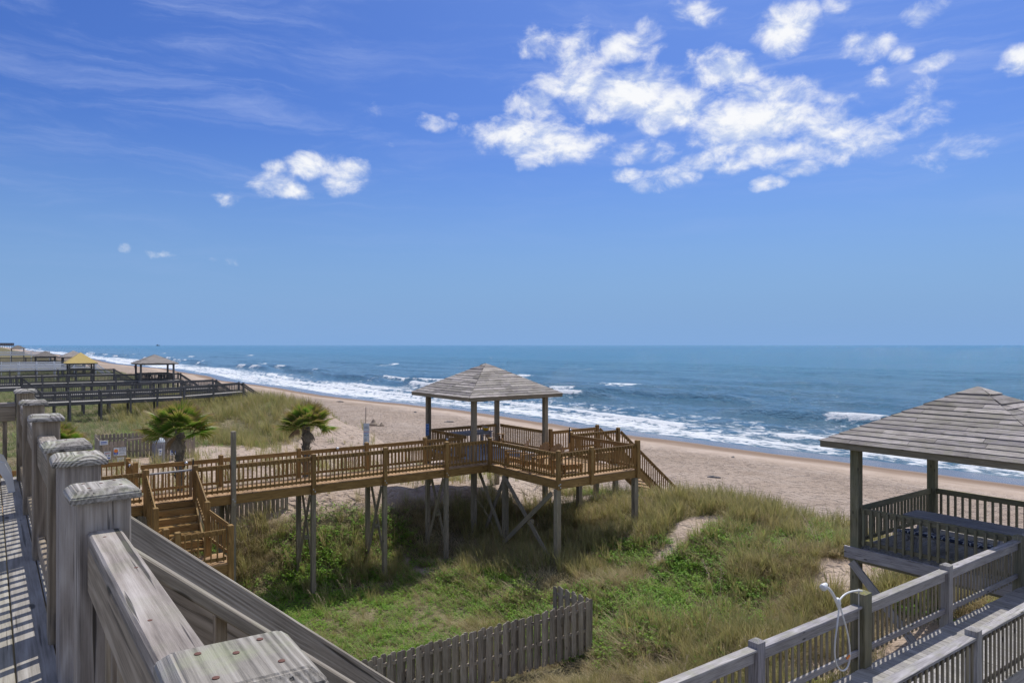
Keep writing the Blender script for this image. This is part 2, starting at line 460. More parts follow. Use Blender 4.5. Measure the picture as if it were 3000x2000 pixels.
# ------------------------------------------------------------------ wood and other materials
def mat_wood(name, dark, mid, light, ring=.008, moss=None, moss_amt=0.0, rough=.8, bump=.35, var=.22, streak=1.0, crack=.6, stain=None, wobble=.020):
    m, nt, out = new_mat(name)
    oc = nd(nt, 'ShaderNodeTexCoord').outputs['Object']
    oi = nd(nt, 'ShaderNodeObjectInfo')
    rnd = oi.outputs['Random']
    r2 = mth(nt, 'FRACT', mth(nt, 'MULTIPLY', rnd, 17.31))
    shift = nd(nt, 'ShaderNodeCombineXYZ', {0: mth(nt, 'MULTIPLY', rnd, 37.0), 1: mth(nt, 'MULTIPLY_ADD', r2, .16, -.08), 2: mth(nt, 'MULTIPLY_ADD', rnd, .05, .05)}).outputs[0]
    p = vmt(nt, 'ADD', oc, shift)
    # growth rings about the pith, which runs along the board
    wob = nd(nt, 'ShaderNodeTexNoise', {'Vector': vmt(nt, 'MULTIPLY', p, (1.1, 5, 5)), 'Scale': 1.0, 'Detail': 3}).outputs['Color']
    pr = vmt(nt, 'ADD', vmt(nt, 'MULTIPLY', p, (.012, 1, 1)), vmt(nt, 'MULTIPLY_ADD', wob, (wobble, wobble, wobble), (-wobble / 2, -wobble / 2, -wobble / 2)))
    rr = vmt(nt, 'LENGTH', pr)
    rings = mth(nt, 'MULTIPLY_ADD', mth(nt, 'SINE', mth(nt, 'MULTIPLY', rr, 6.283 / ring)), .5, .5)
    rings = mth(nt, 'POWER', rings, 1.6)
    rmod = mrange(nt, noise(nt, vmt(nt, 'MULTIPLY', p, (1.5, 9, 9)), 1.0, 3, .55), .36, .66, .15, 1.0, True)
    rings = mth(nt, 'MULTIPLY', rings, rmod)
    st = noise(nt, vmt(nt, 'MULTIPLY', p, (3.0, 105, 105)), 1.0, 6, .66)
    bl = noise(nt, vmt(nt, 'MULTIPLY', p, (3.2, 15, 15)), 1.0, 6, .68)
    f = mth(nt, 'ADD', mth(nt, 'MULTIPLY', rings, .17 * streak), mth(nt, 'ADD', mth(nt, 'MULTIPLY', st, .58), mth(nt, 'MULTIPLY', bl, .36)))
    c = ramp(nt, f, [(.33, dark), (.52, mid), (.72, light)])
    ck = noise(nt, vmt(nt, 'MULTIPLY', p, (.9, 34, 34)), 1.0, 3, .5)
    ck2 = noise(nt, vmt(nt, 'MULTIPLY', p, (3.0, 95, 95)), 1.0, 2, .5)
    ckf = mth(nt, 'MULTIPLY', mth(nt, 'MAXIMUM', mrange(nt, ck, .66, .69), mrange(nt, ck2, .70, .76)), crack)
    c = mix(nt, ckf, c, tuple(x * .22 for x in dark))
    # knots
    vo = nd(nt, 'ShaderNodeTexVoronoi', {'Vector': vmt(nt, 'MULTIPLY', p, (2.2, 7, 7)), 'Scale': 1.0}).outputs['Distance']
    kn = mrange(nt, vo, .07, .13, .85, 0, True)
    c = mix(nt, kn, c, tuple(x * .30 for x in dark))
    if stain:
        sf = mrange(nt, noise(nt, vmt(nt, 'MULTIPLY', p, (.9, 3, 3)), 1.0, 5, .65), .52, .68, 0, .8, True)
        c = mix(nt, sf, c, stain)
    val = mth(nt, 'MULTIPLY_ADD', r2, 2 * var, 1 - var)
    c = mix(nt, 1.0, c, nd(nt, 'ShaderNodeCombineColor', {0: val, 1: val, 2: mth(nt, 'MULTIPLY_ADD', rnd, .08, mth(nt, 'MULTIPLY', val, .96))}).outputs[0], 'MULTIPLY')
    if moss:
        up = nd(nt, 'ShaderNodeSeparateXYZ', {0: nd(nt, 'ShaderNodeNewGeometry').outputs['Normal']}).outputs[2]
        gp = nd(nt, 'ShaderNodeNewGeometry').outputs['Position']
        mf = mth(nt, 'MULTIPLY', mrange(nt, noise(nt, gp, 7.0, 6, .68), .46, .62), mrange(nt, up, .2, .8, .12, 1.0))
        c = mix(nt, mth(nt, 'MULTIPLY', mf, moss_amt), c, moss)
    hg = mth(nt, 'SUBTRACT', mth(nt, 'ADD', mth(nt, 'MULTIPLY', rings, .16 * streak), mth(nt, 'MULTIPLY', st, .7)), mth(nt, 'MULTIPLY', ckf, 1.8))
    bp = nd(nt, 'ShaderNodeBump', {'Strength': bump, 'Distance': .006, 'Height': hg}).outputs[0]
    b = nd(nt, 'ShaderNodeBsdfPrincipled', {'Base Color': c, 'Roughness': rough, 'Normal': bp, 'Specular IOR Level': .3})
    nt.links.new(b.outputs[0], out.inputs[0])
    return m


def mat_plain(name, col, rough=.6, var=.06, metal=0.0, scale=12, spec=.5):
    m, nt, out = new_mat(name)
    oc = nd(nt, 'ShaderNodeTexCoord').outputs['Object']
    n = noise(nt, oc, scale, 4, .6)
    c = mix(nt, n, tuple(x * (1 - 2 * var) for x in col), tuple(min(1, x * (1 + 2 * var)) for x in col))
    b = nd(nt, 'ShaderNodeBsdfPrincipled', {'Base Color': c, 'Roughness': rough, 'Metallic': metal, 'Specular IOR Level': spec})
    nt.links.new(b.outputs[0], out.inputs[0])
    return m


M = {}
LICHEN = (.22, .25, .12)
M['grey'] = mat_wood('weathered_grey_wood', (.13, .110, .090), (.295, .258, .220), (.43, .39, .345), .011, LICHEN, .14, bump=.6, var=.12, crack=.85, streak=1.1, wobble=.05)
M['tan'] = mat_wood('half_weathered_wood', (.14, .11, .078), (.27, .220, .160), (.385, .32, .245), .013, LICHEN, .10, bump=.35, var=.12, streak=1.4, crack=.55, wobble=.06)
M['cap'] = mat_wood('lichened_cap_wood', (.07, .064, .055), (.29, .265, .235), (.46, .43, .395), .0068, (.33, .37, .20), .40, bump=.7, var=.12, streak=2.3, crack=.7, wobble=.014)
M['brown'] = mat_wood('stained_brown_wood', (.115, .064, .019), (.275, .158, .050), (.41, .250, .090), .010, (.20, .155, .05), .5, rough=.62, var=.20, crack=.35)
M['browndeck'] = mat_wood('worn_brown_deck_wood', (.19, .112, .048), (.36, .225, .110), (.48, .335, .20), .010, None, 0, rough=.72, var=.22, crack=.4)
M['greydeck'] = mat_wood('grey_deck_boards', (.16, .147, .12), (.30, .28, .24), (.41, .39, .345), .010, None, 0, var=.12)
M['pile'] = mat_wood('treated_pile_wood', (.135, .112, .075), (.25, .212, .150), (.35, .305, .23), .012, LICHEN, .3, var=.2, stain=(.18, .17, .13))
M['green'] = mat_wood('algae_stained_wood', (.11, .10, .062), (.215, .195, .13), (.32, .295, .215), .010, (.25, .25, .08), .85, var=.15, stain=(.165, .17, .12))
M['rail'] = mat_wood('silvered_rail_wood', (.17, .155, .15), (.33, .31, .305), (.46, .435, .43), .007, (.22, .23, .10), .3, var=.15, crack=.75)
M['slate'] = mat_wood('dark_weathered_wood', (.062, .060, .060), (.125, .122, .122), (.21, .205, .205), .010, (.16, .16, .13), .3, var=.2)
M['slatetop'] = mat_wood('grey_walkway_boards', (.18, .168, .155), (.31, .295, .275), (.43, .41, .385), .010, None, 0, var=.15)
M['roof'] = mat_wood('weathered_roof_boards', (.11, .095, .086), (.315, .28, .258), (.54, .50, .47), .010, (.20, .20, .10), .28, bump=.6, var=.33, stain=(.15, .13, .12), crack=.9)
M['yellow'] = mat_wood('new_yellow_pine', (.40, .29, .09), (.54, .41, .15), (.62, .49, .21), .012, None, 0, var=.08, crack=.1)
M['picket'] = mat_wood('weathered_picket_wood', (.15, .125, .092), (.305, .262, .205), (.43, .38, .315), .009, None, 0, var=.2, crack=.6)
M['pinkpicket'] = mat_wood('new_picket_wood', (.25, .19, .14), (.42, .34, .265), (.52, .44, .36), .009, None, 0, var=.14, crack=.3)
M['bluewood'] = mat_wood('blue_grey_wood', (.19, .19, .205), (.30, .30, .325), (.42, .42, .445), .012, None, 0, var=.1)
M['chairwood'] = mat_wood('golden_stained_wood', (.20, .10, .03), (.34, .185, .06), (.45, .26, .10), .012, None, 0, rough=.5, var=.12, crack=.2)
M['white'] = mat_plain('white_vinyl', (.74, .76, .80), .45)
M['plastic'] = mat_plain('white_plastic', (.70, .70, .68), .4)
M['black'] = mat_plain('black_iron', (.015, .015, .017), .5)
M['rust'] = mat_plain('rusty_screw', (.13, .055, .038), .8)
M['steel'] = mat_plain('galvanised_steel', (.55, .56, .58), .35, metal=.8)
M['bowl'] = mat_plain('yellow_plastic', (.80, .46, .02), .35)
M['signwhite'] = mat_plain('white_sign_face', (.72, .75, .78), .5)
M['signgrey'] = mat_plain('pale_grey_sign_face', (.42, .47, .52), .5)
M['signblue'] = mat_plain('blue_sign_print', (.02, .09, .42), .5)
M['skyblue'] = mat_plain('light_blue_sign_print', (.22, .36, .62), .5)
M['ink'] = mat_plain('dark_sign_print', (.05, .06, .09), .6)
M['red'] = mat_plain('red_sign_print', (.62, .06, .05), .6)
M['orange'] = mat_plain('orange_sign_print', (.85, .25, .04), .6)
M['blueplastic'] = mat_plain('blue_plastic', (.03, .30, .55), .4)
M['neon'] = mat_plain('lime_plastic', (.35, .75, .05), .4)
M['darkbin'] = mat_plain('dark_plastic', (.02, .025, .03), .5)
M['skin'] = mat_plain('skin', (.42, .22, .14), .6)
M['shirt'] = mat_plain('red_cloth', (.30, .05, .06), .9)
M['shorts'] = mat_plain('dark_cloth', (.04, .05, .09), .9)
M['sandpile'] = mat_plain('damp_sand', (.30, .24, .18), .95, var=.15, scale=20)
M['concrete'] = mat_plain('far_building_wall', (.16, .17, .20), .8)


# ------------------------------------------------------------------ builders
def empty(name, loc, label=None, cat=None, group=None, kind=None):
    o = bpy.data.objects.new(name, None)
    COL.objects.link(o)
    o.location = loc
    o.empty_display_size = .2
    tag(o, label, cat, group, kind)
    return o


def tag(o, label=None, cat=None, group=None, kind=None):
    if label:
        o['label'] = label
    if cat:
        o['category'] = cat
    if group:
        o['group'] = group
    if kind:
        o['kind'] = kind
    return o


MESH = {}


def box_mesh(L, w, h, mat, bev):
    key = (round(L, 3), round(w, 3), round(h, 3), mat, bev)
    me = MESH.get(key)
    if me:
        return me
    bm = bmesh.new()
    bmesh.ops.create_cube(bm, size=1)
    for v in bm.verts:
        v.co = Vector((v.co.x * L, v.co.y * w, v.co.z * h))
    if bev:
        bmesh.ops.bevel(bm, geom=list(bm.edges), offset=min(bev, w * .3, h * .3), segments=1, affect='EDGES')
    me = bpy.data.meshes.new(mat + '_board')
    bm.to_mesh(me)
    bm.free()
    me.materials.append(M[mat])
    MESH[key] = me
    return me


def world_loc(o):
    p = Vector((0, 0, 0))
    while o is not None:
        p += Vector(o.location)
        o = o.parent
    return p


def place(name, me, mw, parent=None):
    """mw is a world matrix; every parent is an unrotated Empty or a part given by matrix"""
    o = bpy.data.objects.new(name, me)
    COL.objects.link(o)
    if parent is not None:
        o.parent = parent
        if parent.type == 'EMPTY':
            o.matrix_basis = Matrix.Translation(-world_loc(parent)) @ mw
        else:
            pw = parent['_mw'] if False else WM[parent.name]
            o.matrix_basis = pw.inverted() @ mw
    else:
        o.matrix_basis = mw
    WM[o.name] = mw.copy()
    return o


WM = {}


def frame(x, up):
    x = Vector(x).normalized()
    z = Vector(up)
    z = (z - x * z.dot(x))
    if z.length < 1e-5:
        z = Vector((0, 1, 0)) - x * x.y
    z.normalize()
    y = z.cross(x)
    return Matrix((x, y, z)).transposed().to_4x4()


def board(parent, name, p0, p1, w, h, mat, up=(0, 0, 1), bev=.004):
    """a sawn board from p0 to p1: w across, h along `up`"""
    p0, p1 = Vector(p0), Vector(p1)
    d = p1 - p0
    mw = Matrix.Translation((p0 + p1) / 2) @ frame(d, up)
    return place(name, box_mesh(d.length, w, h, mat, bev), mw, parent)


def vpost(parent, name, u, v, z0, z1, s, mat, top=.02, bev=.006, rot=0):
    """square post whose head is cut to a shallow point"""
    key = ('post', round(z1 - z0, 3), s, mat, top)
    me = MESH.get(key)
    L = z1 - z0
    if not me:
        bm = bmesh.new()
        b = s / 2
        c = b - top if top else b
        rings = [(-L / 2, b), (L / 2 - top * .9, b)] + ([(L / 2, max(.012, c * (.55 if top > .02 else 1)))] if top else [])
        vs = [[bm.verts.new((x, sy * r, sz * r)) for sy, sz in ((-1, -1), (1, -1), (1, 1), (-1, 1))] for x, r in rings]
        bm.faces.new(vs[0][::-1])
        bm.faces.new(vs[-1])
        for a, q in zip(vs[:-1], vs[1:]):
            for i in range(4):
                bm.faces.new((a[i], a[(i + 1) % 4], q[(i + 1) % 4], q[i]))
        bmesh.ops.recalc_face_normals(bm, faces=bm.faces)
        if bev:
            bmesh.ops.bevel(bm, geom=[e for e in bm.edges if abs(e.verts[0].co.x - e.verts[1].co.x) > .5 * L], offset=bev, segments=1, affect='EDGES')
        me = bpy.data.meshes.new(mat + '_post')
        bm.to_mesh(me)
        bm.free()
        me.materials.append(M[mat])
        MESH[key] = me
    mw = Matrix.Translation((u, v, (z0 + z1) / 2)) @ Matrix.Rotation(rot, 4, 'Z') @ frame((0, 0, 1), (0, 1, 0))
    return place(name, me, mw, parent)


def pyd(name, verts, faces, mat, parent=None, mw=None, smooth=False, mats=None, mi=None):
    me = bpy.data.meshes.new(name)
    me.from_pydata([tuple(v) for v in verts], [], faces)
    me.update()
    for mm in (mats or [mat]):
        me.materials.append(M[mm])
    if mi is not None:
        me.polygons.foreach_set('material_index', mi)
    if smooth:
        me.polygons.foreach_set('use_smooth', [True] * len(me.polygons))
    return place(name, me, mw or Matrix.Identity(4), parent)


def multi_box(name, boxes, mat, parent, kind=None):
    """many small boxes too small to pick apart, as one part: (p0, p1, w, h, up)"""
    V, F = [], []
    for (p0, p1, w, h, up) in boxes:
        p0, p1 = Vector(p0), Vector(p1)
        f = frame(p1 - p0, up).to_3x3()
        y, z = f.col[1] * w / 2, f.col[2] * h / 2
        n = len(V)
        for p in (p0, p1):
            V += [p - y - z, p + y - z, p + y + z, p - y + z]
        F += [(n, n + 3, n + 2, n + 1), (n + 4, n + 5, n + 6, n + 7)] + [(n + i, n + (i + 1) % 4, n + 4 + (i + 1) % 4, n + 4 + i) for i in range(4)]
    base = world_loc(parent)
    o = pyd(name, [v - base for v in V], F, mat, parent, Matrix.Translation(base))
    if kind:
        o['kind'] = kind
    return o


def railing(parent, a, b, z, out, mat, hgt=.95, step=.14, bal=.036, topw=.04, toph=.14, both_ends=0.08, balmat=None, z2=None, joined=False, flat=False, botz=.13, thin=None):
    """rail boards with balusters nailed to the outer side; a, b are (u, v); out is the outward side, z2 the floor height at b"""
    a, b = Vector((a[0], a[1], 0)), Vector((b[0], b[1], 0))
    z2 = z if z2 is None else z2
    d = (b - a)
    L = d.length
    e = d / L
    o = Vector((out[0], out[1], 0))
    sl = (z2 - z) / L
    A = a + e * both_ends
    B = b - e * both_ends
    zA, zB = z + sl * both_ends, z2 - sl * both_ends
    up = (0, 0, 1)
    bm_ = balmat or mat
    board(parent, 'top_rail', A + Vector((0, 0, zA + hgt - toph / 2)), B + Vector((0, 0, zB + hgt - toph / 2)), topw, toph, mat, up)
    if flat:
        board(parent, 'cap_rail', A + Vector((0, 0, zA + hgt + .02)), B + Vector((0, 0, zB + hgt + .02)), .14, .038, mat, up)
    board(parent, 'bottom_rail', A + Vector((0, 0, zA + botz)), B + Vector((0, 0, zB + botz)), topw, .088, mat, up)
    n = max(1, int((L - 2 * both_ends) / step))
    bx = []
    for i in range(n):
        t = both_ends + (L - 2 * both_ends) * (i + .5) / n
        p = a + e * t + o * (topw / 2 + bal / 2 + .001)
        zz = z + sl * t
        if joined:
            bx.append((p + Vector((0, 0, zz + .07)), p + Vector((0, 0, zz + hgt - .03)), bal, bal, e))
        else:
            board(parent, 'baluster', p + Vector((0, 0, zz + .07)), p + Vector((0, 0, zz + hgt - .03)), thin or bal, bal, bm_, e, bev=0)
    if joined:
        multi_box('balusters', bx, bm_, parent, 'stuff')


def course_mesh(half0, half1, y0, y1, t, mat, xa=-9, xb=9):
    """one lapped roof board: a trapezoid lying in its roof slope, x along the eave, y up the slope"""
    k = .007
    a0, b0 = (-half0 if xa < -1.9 else xa + .0015), (half0 if xb > 1.9 else xb - .0015)
    a1, b1 = (-half1 if xa < -1.9 else xa + .0015), (half1 if xb > 1.9 else xb - .0015)
    V = [(a0, y0, k), (b0, y0, k), (b1, y1, 0), (a1, y1, 0),
         (a0, y0, t + k), (b0, y0, t + k), (b1, y1, t * .5), (a1, y1, t * .5)]
    F = [(0, 3, 2, 1), (4, 5, 6, 7), (0, 1, 5, 4), (1, 2, 6, 5), (2, 3, 7, 6), (3, 0, 4, 7)]
    me = bpy.data.meshes.new('roof_course')
    me.from_pydata(V, [], F)
    me.materials.append(M[mat])
    return me


def gazebo_roof(parent, c, half, z_eave, z_apex, roofmat, trim, courses=14, hp=1.9, detail=True):
    """hip roof of lapped boards on four slopes; c is the (u, v) of the middle"""
    rise = z_apex - z_eave
    sl = math.hypot(half, rise)
    ang = math.atan2(rise, half)
    for k in range(4):
        rot = Matrix.Rotation(k * math.pi / 2, 4, 'Z')
        base = Matrix.Translation((c[0], c[1], z_eave)) @ rot @ Matrix.Translation((0, -half, 0)) @ Matrix.Rotation(ang, 4, 'X')
        if detail:
            for i in range(courses):
                y0, y1 = sl * i / courses - .012, min(sl, sl * (i + 1) / courses + .012)
                h0, h1 = half * (1 - max(0, y0) / sl) + .004, max(.004, half * (1 - y1 / sl) + .004)
                cuts = [-2.0] + sorted(random.uniform(-.8, .8) * h1 for _ in range(2 if i < 7 else (1 if i < 11 else 0))) + [2.0]
                for xa, xb in zip(cuts[:-1], cuts[1:]):
                  place('roof_board', course_mesh(h0, h1, y0, y1, .022, roofmat, xa, xb), base @ Matrix.Translation((random.uniform(-.006, .006), random.uniform(-.004, .004), .012)) @ Matrix.Rotation(random.uniform(-.0022, .0022), 4, 'Z') @ Matrix.Rotation(random.uniform(0, .012), 4, 'X'), parent)
        else:
            V, F = [], []
            for i in range(courses):
                y0, y1 = sl * i / courses, sl * (i + 1) / courses
                h0, h1 = half * (1 - y0 / sl), half * (1 - y1 / sl)
                n = len(V)
                V += [(-h0, y0, 0), (h0, y0, 0), (h0, y0, .04), (-h0, y0, .04), (h1, y1, .01), (-h1, y1, .01)]
                F += [(n, n + 1, n + 2, n + 3), (n + 3, n + 2, n + 4, n + 5)]
            pyd('roof_slope', V, F, roofmat, parent, base)
        # fascia and soffit beam
        f0 = rot @ Vector((-half + .03, -half + .02, 0))
        f1 = rot @ Vector((half - .015, -half + .02, 0))
        o = Vector((c[0], c[1], z_eave - .055))
        board(parent, 'fascia', o + f0, o + f1, .038, .14, trim)
        b0 = rot @ Vector((-hp - .1, -hp, 0))
        b1 = rot @ Vector((hp + .1 - .2, -hp, 0))
        o2 = Vector((c[0], c[1], z_eave - .10 + .002 * k))
        board(parent, 'beam', o2 + b0, o2 + b1, .09, .19, trim)
        if detail:
            hip = rot @ Vector((-half + .05, -half + .05, -.05))
            board(parent, 'hip_rafter', Vector((c[0], c[1], z_eave)) + hip, Vector((c[0], c[1], z_apex - .08)), .04, .14, trim)
            for q in (-.6, -.2, .2, .6):
                r0 = rot @ Vector((half * q, -half + .05, -.06))
                r1 = rot @ Vector((half * q, -half * abs(q) - .03, -.06 + rise * (1 - abs(q))))
                board(parent, 'rafter', Vector((c[0], c[1], z_eave)) + r0, Vector((c[0], c[1], z_eave)) + r1, .04, .12, trim, bev=0)


def gh(u, v):
    return float(ground_h(np.array([float(u)]), np.array([float(v)]))[0])


def text(parent, body, size, mw, mat, align='CENTER'):
    cu = bpy.data.curves.new('lettering', 'FONT')
    cu.body = body
    cu.size = size
    cu.align_x = align
    cu.align_y = 'CENTER'
    cu.extrude = .0008
    cu.resolution_u = 2
    cu.space_line = .8
    to = bpy.data.objects.new('lettering', cu)
    me = bpy.data.meshes.new_from_object(to)
    bpy.data.objects.remove(to)
    me.materials.clear()
    me.materials.append(M[mat])
    return place('lettering', me, mw, parent)


def sheet(parent, name, mw, x, y, w, h, mat, t=.002, lift=.004):
    """thin flat piece of print or panel lying in the xy plane of mw"""
    return place(name, box_mesh(w, h, t, mat, 0), mw @ Matrix.Translation((x, y, lift)), parent)


# ------------------------------------------------------------------ house deck in the foreground
DK = 9.70                       # house deck floor
CAPZ = 10.573
RU = .28                        # railing line
POSTV = [-.55, 1.01, 2.52, 3.29, 3.76, 5.26, 6.69, 8.39]
house = empty('house_deck', (-1, 3, DK), 'weathered grey deck with capped railing posts in the left foreground', 'deck')


def cap_mesh():
    bm = bmesh.new()
    a, c, t = .094, .074, .038
    lv = [(0, a), (.020, a), (t, c)]
    vs = []
    for z, r in lv:
        rx = r * 1.0
        vs.append([bm.verts.new((sx * rx, sy * r, z - .019)) for sx, sy in ((-1, -1), (1, -1), (1, 1), (-1, 1))])
    bm.faces.new(vs[0][::-1])
    bm.faces.new(vs[-1])
    for p, q in zip(vs[:-1], vs[1:]):
        for i in range(4):
            bm.faces.new((p[i], p[(i + 1) % 4], q[(i + 1) % 4], q[i]))
    bmesh.ops.bevel(bm, geom=list(bm.edges), offset=.0035, segments=2, affect='EDGES')
    me = bpy.data.meshes.new('post_cap')
    bm.to_mesh(me)
    bm.free()
    me.materials.append(M['cap'])
    return me


def disc_mesh(r, h, n, mat, name):
    V = [(0, 0, h)] + [(r * math.cos(2 * math.pi * i / n), r * math.sin(2 * math.pi * i / n), h * .6) for i in range(n)] + [(r * math.cos(2 * math.pi * i / n), r * math.sin(2 * math.pi * i / n), -h) for i in range(n)]
    F = [(0, 1 + i, 1 + (i + 1) % n) for i in range(n)] + [(1 + i, 1 + n + i, 1 + n + (i + 1) % n, 1 + (i + 1) % n) for i in range(n)]
    me = bpy.data.meshes.new(name)
    me.from_pydata(V, [], F)
    me.materials.append(M[mat])
    return me


def build_house_deck():
    cm = cap_mesh()
    sm = disc_mesh(.0048, .0012, 8, 'rust', 'screw')
    # floor boards run along the coast
    bw, gap = .138, .006
    u = RU + .09
    i = 0
    while u > -2.6:
        u0 = u - bw
        cuts = [-1.6, 1.2 + 1.9 * ((i * 37) % 10) / 10, 8.6] if i % 3 else [-1.6, 4.75 + (i % 5) * .4, 8.6]
        for v0, v1 in zip(cuts[:-1], cuts[1:]):
            board(house, 'floor_board', (u0 + bw / 2, v0 + .003, DK - .016), (u0 + bw / 2, v1 - .003, DK - .016), bw, .032, 'greydeck', bev=.003)
        u -= bw + gap
        i += 1
    board(house, 'rim_joist', (RU + .115, -1.6, DK - .155), (RU + .115, 8.6, DK - .155), .04, .24, 'tan')
    board(house, 'rim_joist', (-2.6, 8.62, DK - .155), (RU + .10, 8.62, DK - .155), .04, .24, 'tan')
    for n, v in enumerate(POSTV):
        jit = (.003, -.004, .0, .004, -.003, .002, -.002, .003)[n]
        vpost(house, 'railing_post', RU + jit, v, DK - .28, CAPZ - .038, .14, 'tan' if n > 3 else 'grey', top=0, bev=.005, rot=jit * 4)
        tilt = Matrix.Rotation(R((0, .7, -.8, .5, -1.0, .6, .9, -.4)[n]), 4, 'Y') @ Matrix.Rotation(R((0, -2, 1.2, -1.0, .9, -.6, .5, .2)[n]), 4, 'Z')
        mw = Matrix.Translation((RU + jit, v, CAPZ - .0195)) @ tilt @ Matrix.Rotation(R(90), 4, 'Z')
        cap = place('post_cap', cm, mw, house)
        for (sx, sy) in ((-.045, .04), (-.04, -.045), (.02, 0), (.045, .045), (.05, -.04)) if n < 5 else ():
            place('screw', sm, mw @ Matrix.Translation((sx + .01 * jit, sy, .0195)), cap)
    # rails between posts; the gap at index 2-3 is the head of the stairs
    for n in range(len(POSTV) - 1):
        if n == 2:
            continue
        v0, v1 = POSTV[n] + .071, POSTV[n + 1] - .071
        top = board(house, 'top_rail', (RU - .002, v0, CAPZ - .124 - .019), (RU - .002, v1, CAPZ - .124 - .019), .089, .038, 'grey', bev=.006)
        board(house, 'face_rail', (RU - .028, v0, CAPZ - .163 - .069), (RU - .028, v1, CAPZ - .163 - .069), .036, .138, 'tan', bev=.005)
        board(house, 'bottom_rail', (RU - .028, v0, DK + .10), (RU - .028, v1, DK + .10), .036, .088, 'tan', bev=.005)
        nb = max(2, int((v1 - v0) / .118))
        for i in range(nb):
            v = v0 + (v1 - v0) * (i + .5) / nb
            board(house, 'baluster', (RU + .012, v, DK + .03), (RU + .012, v, CAPZ - .166), .036, .036, 'tan', (0, 1, 0), bev=.002)
        for i in range(4):
            t = (.12, .37, .66, .93)[i]
            place('screw', sm, Matrix.Translation((RU + (.018, -.02, .014, -.012)[i], v0 + (v1 - v0) * t, CAPZ - .124)) , house)
    # far end of the deck: rail turning back towards the house
    v = POSTV[-1]
    board(house, 'top_rail', (RU - .075, v, CAPZ - .143), (-2.6, v, CAPZ - .143), .089, .038, 'grey', bev=.006)
    board(house, 'face_rail', (RU - .075, v - .02, CAPZ - .232), (-2.6, v - .02, CAPZ - .232), .036, .138, 'tan', bev=.005)
    for i in range(20):
        board(house, 'baluster', (RU - .16 - i * .13, v + .02, DK + .03), (RU - .16 - i * .13, v + .02, CAPZ - .166), .036, .036, 'tan', (0, 1, 0), bev=.002)
    # posts carrying the deck
    for v in (-1.0, 3.0, 5.9, 8.3):
        vpost(house, 'support_post', RU - .12, v, gh(RU - .12, v) - .3, DK - .30, .19, 'pile', top=0)


build_house_deck()


def build_house_stairs():
    st = empty('deck_stairs', (.9, 2.9, DK - .5), 'grey wooden stairs with two sloping handrails descending from the foreground deck', 'stairs')
    sl = -.85
    ue = 4.4
    zf = lambda u, z0: z0 + sl * (u - .36)
    k = math.hypot(1, sl)

    def slope(name, v, z0, w, h, mat, u0=.36, dz=0.0):
        # h is measured square to the slope
        c = Vector((u0, v, zf(u0, z0) + dz))
        e = Vector((ue, v, zf(ue, z0) + dz))
        return board(st, name, c, e, w, h, mat, (0, 0, 1), bev=.005)
    # far handrail: two boards, the lower one darker
    slope('handrail', 3.22, 10.40 - .070 * k, .040, .138, 'grey')
    slope('handrail_board', 3.222, 10.40 - .238 * k, .036, .190, 'tan')
    # near handrail, narrow
    slope('handrail', 2.625, 10.355 - .022 * k, .085, .042, 'grey', u0=.355)
    slope('lower_rail', 2.615, 9.62, .038, .088, 'tan', u0=.36)
    for i in range(17):
        u = .66 + i * .20
        z = zf(u, 10.355) - .052
        board(st, 'baluster', (u, 2.66, z), (u, 2.66, z - .84), .04, .04, 'tan', (0, 1, 0), bev=.003)
        board(st, 'baluster', (u, 3.265, z + .02), (u, 3.265, z - .84), .04, .04, 'tan', (0, 1, 0), bev=.003)
    for v in (2.68, 3.16):
        slope('stringer', v, 9.50, .04, .26, 'tan', u0=.42)
    for i in range(17):
        u = .50 + i * .225
        board(st, 'tread', (u, 2.705, DK - .19 * (i + 1)), (u, 3.135, DK - .19 * (i + 1)), .25, .038, 'greydeck')
    for (u, v) in ((ue, 2.64), (ue, 3.25)):
        vpost(st, 'newel_post', u, v, gh(u, v) - .2, zf(u, 10.45), .14, 'tan', top=.02)
    vpost(st, 'support_post', 1.9, 3.3, gh(1.9, 3.3) - .2, 8.6, .12, 'pile', top=0)


build_house_stairs()


